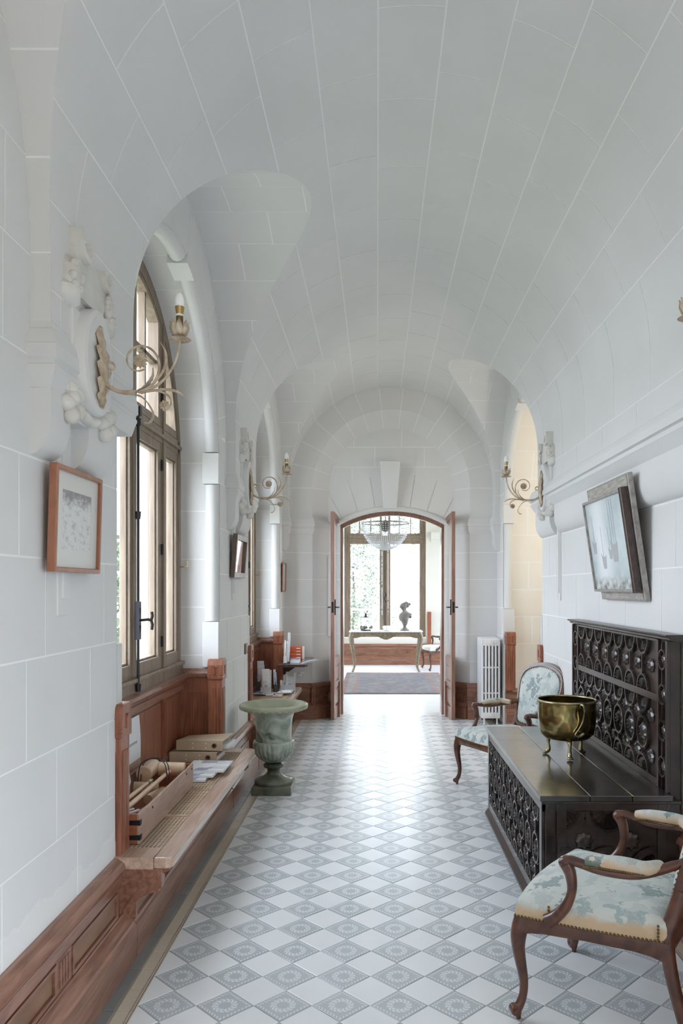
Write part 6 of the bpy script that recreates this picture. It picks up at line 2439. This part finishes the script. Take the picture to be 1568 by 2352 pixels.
# console table
M['giltwood'] = noisy('silver_gilt_wood', (.15, .12, .075), (.25, .20, .14), rough=.5, scale=25, metal=.1)
M['marble'] = noisy('pink_marble', (.72, .66, .65), (.82, .80, .80), rough=.2, scale=6)
t = thing('console_table', 'gilded carved console table with marble top before the far window', 'table', (.165, 14.85, 0))
b = MB()
pts = [(-.70, -.22), (-.66, -.25), (.66, -.25), (.70, -.22), (.70, .25), (-.70, .25)]
b.prism(pts, .755, .778, lambda a, y, d: (a, y, d)); b.build('marble_top', M['marble'], t, bevel=.004)
wave = [(-.66, .755), (-.66, .66)]
for k in range(41):
    x = lerp(-.60, .60, k / 40)
    z = .672 - .028 * cos(x * 2 * pi / .60) - .030 * math.exp(-(x / .10) ** 2) + (.014 if abs(abs(x) - .38) < .025 else 0)
    wave.append((x, z - .0))
wave += [(.66, .66), (.66, .755)]
b = MB(); b.prism(wave, -.225, -.195, lambda a, z, d: (a, d, z)); b.prism([(p, max(z, .69)) for p, z in wave], .17, .20, lambda a, z, d: (a, d, z))
b.box(-.66, -.20, .69, -.63, .19, .755); b.box(.63, -.20, .69, .66, .19, .755)
b.build('apron', M['giltwood'], t)['kind'] = 'stuff'
b = MB(); rosette(b, 0, .675, .05, .225, lambda a, z, d: (a, -d, z), 7); b.build('shell_carving', M['giltwood'], t)
for (sx, sy) in ((-1, -1), (1, -1), (-1, 1), (1, 1)):
    P = [(.64, .20, .74), (.665, .215, .66), (.655, .21, .55), (.625, .195, .38), (.605, .185, .22), (.60, .185, .10), (.625, .20, .02), (.64, .21, 0)]
    pp = bez([(sx * x, sy * y, z) for x, y, z in P], 4)
    b = MB(); b.tube(pp, [interp([(0, .045), (6, .042), (14, .026), (22, .018), (28, .020)], k) for k in range(len(pp))], 10); b.build('leg', M['giltwood'], t, smooth=True, fix=False)

# objects on the table
M['bronze_st'] = noisy('grey_plaster_bust', (.13, .115, .105), (.20, .18, .165), rough=.7, scale=14)
t = thing('bust', 'grey bust of a figure with turned head, standing on the console table', 'sculpture', (.53, 14.82, .779))
b = MB()
b.lathe([(.09, .0), (.09, .014), (.06, .03), (.03, .06), (.028, .09), (.045, .12)], 20); b.build('socle', M['bronze_st'], t, smooth=True)
b = MB()
sk = [(0, 0, .10, .035, .035), (0, 0, .15, .055, .05), (-.01, 0, .21, .085, .065), (-.005, 0, .27, .105, .075), (.02, 0, .315, .12, .07), (.01, 0, .345, .07, .05), (-.005, 0, .375, .040, .038), (-.02, 0, .405, .042, .042), (-.03, -.01, .435, .060, .062), (-.025, -.012, .475, .068, .070), (-.015, -.01, .51, .060, .062), (0, -.005, .535, .035, .04), (.0, 0, .545, .01, .01)]
for (x, y, z, rx, ry) in sk:
    for k in range(20):
        a = 2 * pi * k / 20
        q = 1 + .10 * sin(3 * a + z * 20) + .06 * sin(7 * a - z * 35)
        b.v.append((x + rx * q * cos(a), y + ry * q * sin(a), z))
for i in range(len(sk) - 1):
    for k in range(20): b.f.append((i * 20 + k, i * 20 + (k + 1) % 20, (i + 1) * 20 + (k + 1) % 20, (i + 1) * 20 + k))
b.f.append(tuple(range(20))[::-1]); b.f.append(tuple(range((len(sk) - 1) * 20, len(sk) * 20)))
b.ball((-.085, -.03, .450), (.020, .018, .016), 8, 6)      # nose
b.ball((.045, .0, .485), (.045, .05, .05), 12, 8); b.ball((.085, .0, .505), (.032, .03, .026), 10, 7); b.ball((.03, 0, .535), (.03, .035, .026), 10, 7)   # hair knot
b.tube(bez([(.02, -.05, .33), (.08, -.04, .30), (.115, 0, .27), (.10, .03, .245)], 4), .022, 8)
b.build('figure', M['bronze_st'], t, smooth=True, angle=70, fix=False)
t = thing('bowl', 'small pinkish rounded bowl in the middle of the console table', 'bowl', (.19, 14.75, .779))
b = MB(); b.lathe([(.03, 0), (.065, .015), (.085, .05), (.082, .08), (.065, .095), (.058, .09), (.07, .06), (.05, .02), (0, .015)], 24, cap=False); b.build('body', M['marble'], t, smooth=True)
t = thing('glass_lantern', 'clear glass lantern with dark cap and dark base flowers on the console table', 'lantern', (-.22, 14.82, .779))
b = MB(); b.lathe([(.10, .0), (.10, .02), (.08, .02)], 20); b.build('base', M['iron'], t)
r_ = random.Random(4)
b = MB()
for k in range(16): b.ball((r_.uniform(-.10, .13), r_.uniform(-.05, .05), r_.uniform(.03, .075)), r_.uniform(.015, .03), 8, 6)
b.build('dried_flowers', M['bronze_st'], t, smooth=True)['kind'] = 'stuff'
b = MB(); b.lathe([(.098, .02), (.105, .08), (.10, .17), (.07, .235), (.045, .25)], 24, cap=False); b.build('glass_dome', M['glass'], t, smooth=True)
b = MB(); b.lathe([(.07, .25), (.072, .262), (.03, .275), (.012, .30), (.02, .315), (.008, .335)], 16); b.build('cap', M['iron'], t, smooth=True)
b = MB(); b.tube(bez([(-.0, 0, .33), (-.03, 0, .355), (0, 0, .385), (.03, 0, .355), (0, 0, .33)], 4), .004, 6); b.build('ring', M['iron'], t, smooth=True)

M['fab_white'] = noisy('off_white_fabric', (.66, .66, .62), (.74, .74, .70), rough=.9, scale=10)
armchair('armchair', 'small armchair with off-white seat right of the console table in the far room', (1.22, 15.1, 0), radians(190), M['fab_white'], M['fab_white'])


# rug
def rug_mat():
    m, nt, p = nodes('oriental_rug')
    L = nt.links.new
    uv = N(nt, 'ShaderNodeUVMap'); uv.uv_map = 'UVMap'
    sx = N(nt, 'ShaderNodeSeparateXYZ'); L(uv.outputs[0], sx.inputs[0])

    def mt(op, a, b_=None, c=False):
        n = N(nt, 'ShaderNodeMath', operation=op, use_clamp=c)
        for i, q in enumerate((a, b_)):
            if q is None: continue
            if isinstance(q, (int, float)): n.inputs[i].default_value = q
            else: L(q, n.inputs[i])
        return n.outputs[0]
    ex = mt('MINIMUM', sx.outputs[0], mt('SUBTRACT', 1.72, sx.outputs[0]))
    ey = mt('MINIMUM', sx.outputs[1], mt('SUBTRACT', 2.9, sx.outputs[1]))
    e = mt('MINIMUM', ex, ey)
    r = ramp(nt, [(0, (.16, .14, .13)), (.04, (.24, .11, .09)), (.08, (.19, .18, .17)), (.20, (.25, .12, .10)), (.25, (.14, .145, .17))]); r.color_ramp.interpolation = 'CONSTANT'; L(e, r.inputs[0])
    v = N(nt, 'ShaderNodeTexVoronoi'); v.inputs['Scale'].default_value = 11; L(uv.outputs[0], v.inputs['Vector'])
    s = N(nt, 'ShaderNodeSeparateColor'); L(v.outputs['Color'], s.inputs[0])
    vr = ramp(nt, [(0, (.25, .21, .19)), (.25, (.11, .12, .15)), (.5, (.20, .12, .10)), (.7, (.16, .165, .18))]); vr.color_ramp.interpolation = 'CONSTANT'; L(s.outputs[0], vr.inputs[0])
    mx = N(nt, 'ShaderNodeMix', data_type='RGBA'); mx.inputs['Factor'].default_value = .45; L(r.outputs[0], mx.inputs['A']); L(vr.outputs[0], mx.inputs['B'])
    L(mx.outputs['Result'], p.inputs['Base Color']); p.inputs['Roughness'].default_value = .95
    return m


RGX, RGY = -.57, 11.60
t = thing('oriental_rug', 'worn grey-blue and red patterned rug on the floor beyond the double door', 'rug', (RGX, RGY, .0))
b = MB(); b.grid(lambda u, v: (u * 1.72, v * 2.9, .008 + .0015 * sin(v * 40) * sin(u * 9)), 12, 24)
b.uv = []
for f_ in b.f:
    for i in f_: b.uv.append((b.v[i][0], b.v[i][1]))
o = b.build('pile', rug_mat(), t, smooth=True, fix=False); sm_ = o.modifiers.new('thickness', 'SOLIDIFY'); sm_.thickness = .007
b = MB()
for k in range(86):
    for y0_, y1_ in ((0, -.05), (2.9, 2.95)):
        b.tube([(k * .02 + .01, y0_, .004), (k * .02 + .01 + .004 * sin(k * 3), y1_, .002)], .0022, 4)
b.build('fringe', M['paper'], t)['kind'] = 'stuff'

# chandelier
t = thing('chandelier', 'round bowl chandelier of clear beads hanging in the far room', 'chandelier', (.13, 12.2, 2.62))
M['crystal'] = plain('crystal', (.80, .82, .84), .08, Alpha=.55)
b = MB()
Rc = .375
for k in range(60):
    a = 2 * pi * k / 60
    for j in range(19):
        ph = radians(4 + j * 4.6)
        b.ball((Rc * cos(ph) * cos(a), Rc * cos(ph) * sin(a), -.42 * sin(ph)), .010, 6, 4)
b.build('bead_bowl', M['crystal'], t, smooth=True)['kind'] = 'stuff'
b = MB()
for k in range(48):
    a = 2 * pi * k / 48
    for j in range(20):
        u = j / 19
        rr = lerp(Rc, .08, u ** .8)
        b.ball((rr * cos(a), rr * sin(a), u * .55), .007, 6, 4)
b.build('bead_strings', M['crystal'], t, smooth=True)['kind'] = 'stuff'
b = MB(); b.tube([(Rc * cos(2 * pi * k / 40), Rc * sin(2 * pi * k / 40), 0) for k in range(40)], .012, 8, closed=True); b.build('hoop', M['silver'], t, smooth=True, fix=False)
b = MB(); b.lathe([(.02, .05), (.07, -.02), (.075, -.07), (.05, -.12), (.0, -.14)], 20, cap=False); b.build('lamp_globe', M['bronze_st'], t, smooth=True)
b = MB(); b.tube([(0, 0, .02), (0, 0, RH - 2.62)], .010, 8); b.build('rod', M['silver'], t)

# ================================================================== OUTSIDE
def leafy(name, label, loc, sx, sy, sz, n, col, seed, size=.05, trunk=None, group=None, lift=0):
    t = thing(name, label, 'tree' if trunk else 'shrub', loc, 0, group)
    r_ = random.Random(seed)
    b = MB()
    for k in range(n):
        a, ph = r_.uniform(0, 2 * pi), math.asin(r_.uniform(-1, 1))
        q = r_.uniform(.55, 1.0) * (1 + .25 * sin(a * 3 + ph * 4))
        c = Vector((sx * q * cos(ph) * cos(a), sy * q * cos(ph) * sin(a), lift + sz * (1 + q * sin(ph))))
        u = Vector((r_.uniform(-1, 1), r_.uniform(-1, 1), r_.uniform(-1, 1))).normalized()
        v = u.orthogonal().normalized() * size * r_.uniform(.5, 1)
        u = u * size * r_.uniform(.8, 1.5)
        i = len(b.v)
        b.v += [tuple(c - u), tuple(c + v * .6), tuple(c + u), tuple(c - v * .6)]
        b.f.append((i, i + 1, i + 2, i + 3))
    me = b.mesh('foliage'); me.materials.append(col)
    o = bpy.data.objects.new('foliage', me); COL.objects.link(o); o.parent = t; o['kind'] = 'stuff'
    b = MB(); b.tube([(0, 0, 0), (.05, 0, (lift + sz) * .5), (0, .05, lift + sz)], [.09, .06, .03], 8); b.build('trunk', M['bark'], t, smooth=True)
    return t


M['bark'] = plain('bark', (.12, .09, .07), .9)
M['leaf1'] = noisy('green_leaves', (.10, .14, .10), (.20, .25, .18), rough=.6, scale=3)
M['leaf2'] = noisy('pale_leaves', (.10, .13, .10), (.22, .25, .19), rough=.6, scale=3)
b = MB(); b.box(-30, -12, -.6, -1.75, 60, -.5); b.box(-1.75, 18.0, -.6, 30, 60, -.5); b.box(3.5, -12, -.6, 30, 18, -.5); b.box(-1.75, -12, -.6, 3.5, Y0 - .1, -.5)
struct(b.build('ground_outside', noisy('gravel', (.20, .22, .16), (.28, .29, .22), rough=.95, scale=8)))
# pale brick wing beyond the side windows
M['pale_brick'] = noisy('pale_brick', (.50, .46, .44), (.62, .60, .58), rough=.9, scale=4)
b = MB(); b.box(-7.0, 12.0, -.5, -2.65, 12.3, 6); wing = struct(b.build('wall_wing', plain('pale_mortar', (.55, .54, .53), .9)))
bm_ = MB(); bm_.cham(-.148, 0, 0, .148, .02, .098, .004); bme = bm_.mesh('brick'); bme.materials.append(M['pale_brick'])
r_ = random.Random(21)
for j in range(22):
    for i in range(9):
        o = bpy.data.objects.new('brick', bme); COL.objects.link(o); o.parent = wing
        o.location = (-5.1 + i * .305 + (.15 if j % 2 else 0), 11.985 + r_.uniform(-.004, .004), 1.0 + j * .11)
leafy('shrub', 'green leafy shrub outside the nearest window, left of the pale brick wing', (-3.1, 9.1, -.5), .40, .9, 1.45, 2600, M['leaf1'], 1)
leafy('garden_tree', 'pale green tree filling the left half of the far window', (-.75, 24, -.5), .95, .8, 2.6, 4200, M['leaf2'], 2, .06, True)
leafy('garden_tree', 'loose tree crown showing over the top of the far window', (.30, 30, -.5), 2.6, 1.5, .9, 2200, M['leaf2'], 3, .07, True, lift=3.6)
leafy('shrub', 'low shrub behind the balcony railing of the far window', (.2, 21, -.5), 1.1, .6, .8, 900, M['leaf1'], 5)
t = thing('garden_house', 'distant house with a pale red roof seen through the far window', 'building', (2.1, 48, -.5))
b = MB(); b.box(-.6, 0, 0, 1.0, 4, 1.75); b.build('wall', M['plaster'], t)
b = MB(); b.prism([(-.2, 1.75), (4.2, 1.75), (2, 2.5)], -.7, 1.1, lambda a, z, d: (d, a, z)); b.build('roof', plain('red_tiles', (.50, .22, .17), .8), t)
t = thing('balcony_railing', 'pale wrought iron balcony railing outside the far window', 'railing', (.165, 17.0, 0))
b = MB(); b.box(-1.6, -.02, 1.10, 1.6, .02, 1.14); b.box(-1.6, -.01, .25, 1.6, .01, .27)
for q in (-1.6, -.5, .5, 1.58): b.box(q, -.015, -.02, q + .02, .015, 1.12)
b.build('rail', M['white_pl'], t)['kind'] = 'stuff'
for k in range(11):
    x = -1.5 + .3 * k
    b = MB()
    sp = [(x + .085 * (1 - q / 30) * cos(q * .42), .72 + .085 * 1.4 * (1 - q / 30) * sin(q * .42)) for q in range(26)]
    b.ribbon(sp, .014, -.006, .006, f); b.box(x + .13, -.006, .26, x + .144, .006, 1.11)
    b.build('scroll', M['white_pl'], t)['kind'] = 'stuff'
b = MB(); b.box(-1.5, RY1 + .5, -.06, 2.0, 18.0, -.02); struct(b.build('floor_balcony', M['plaster']))
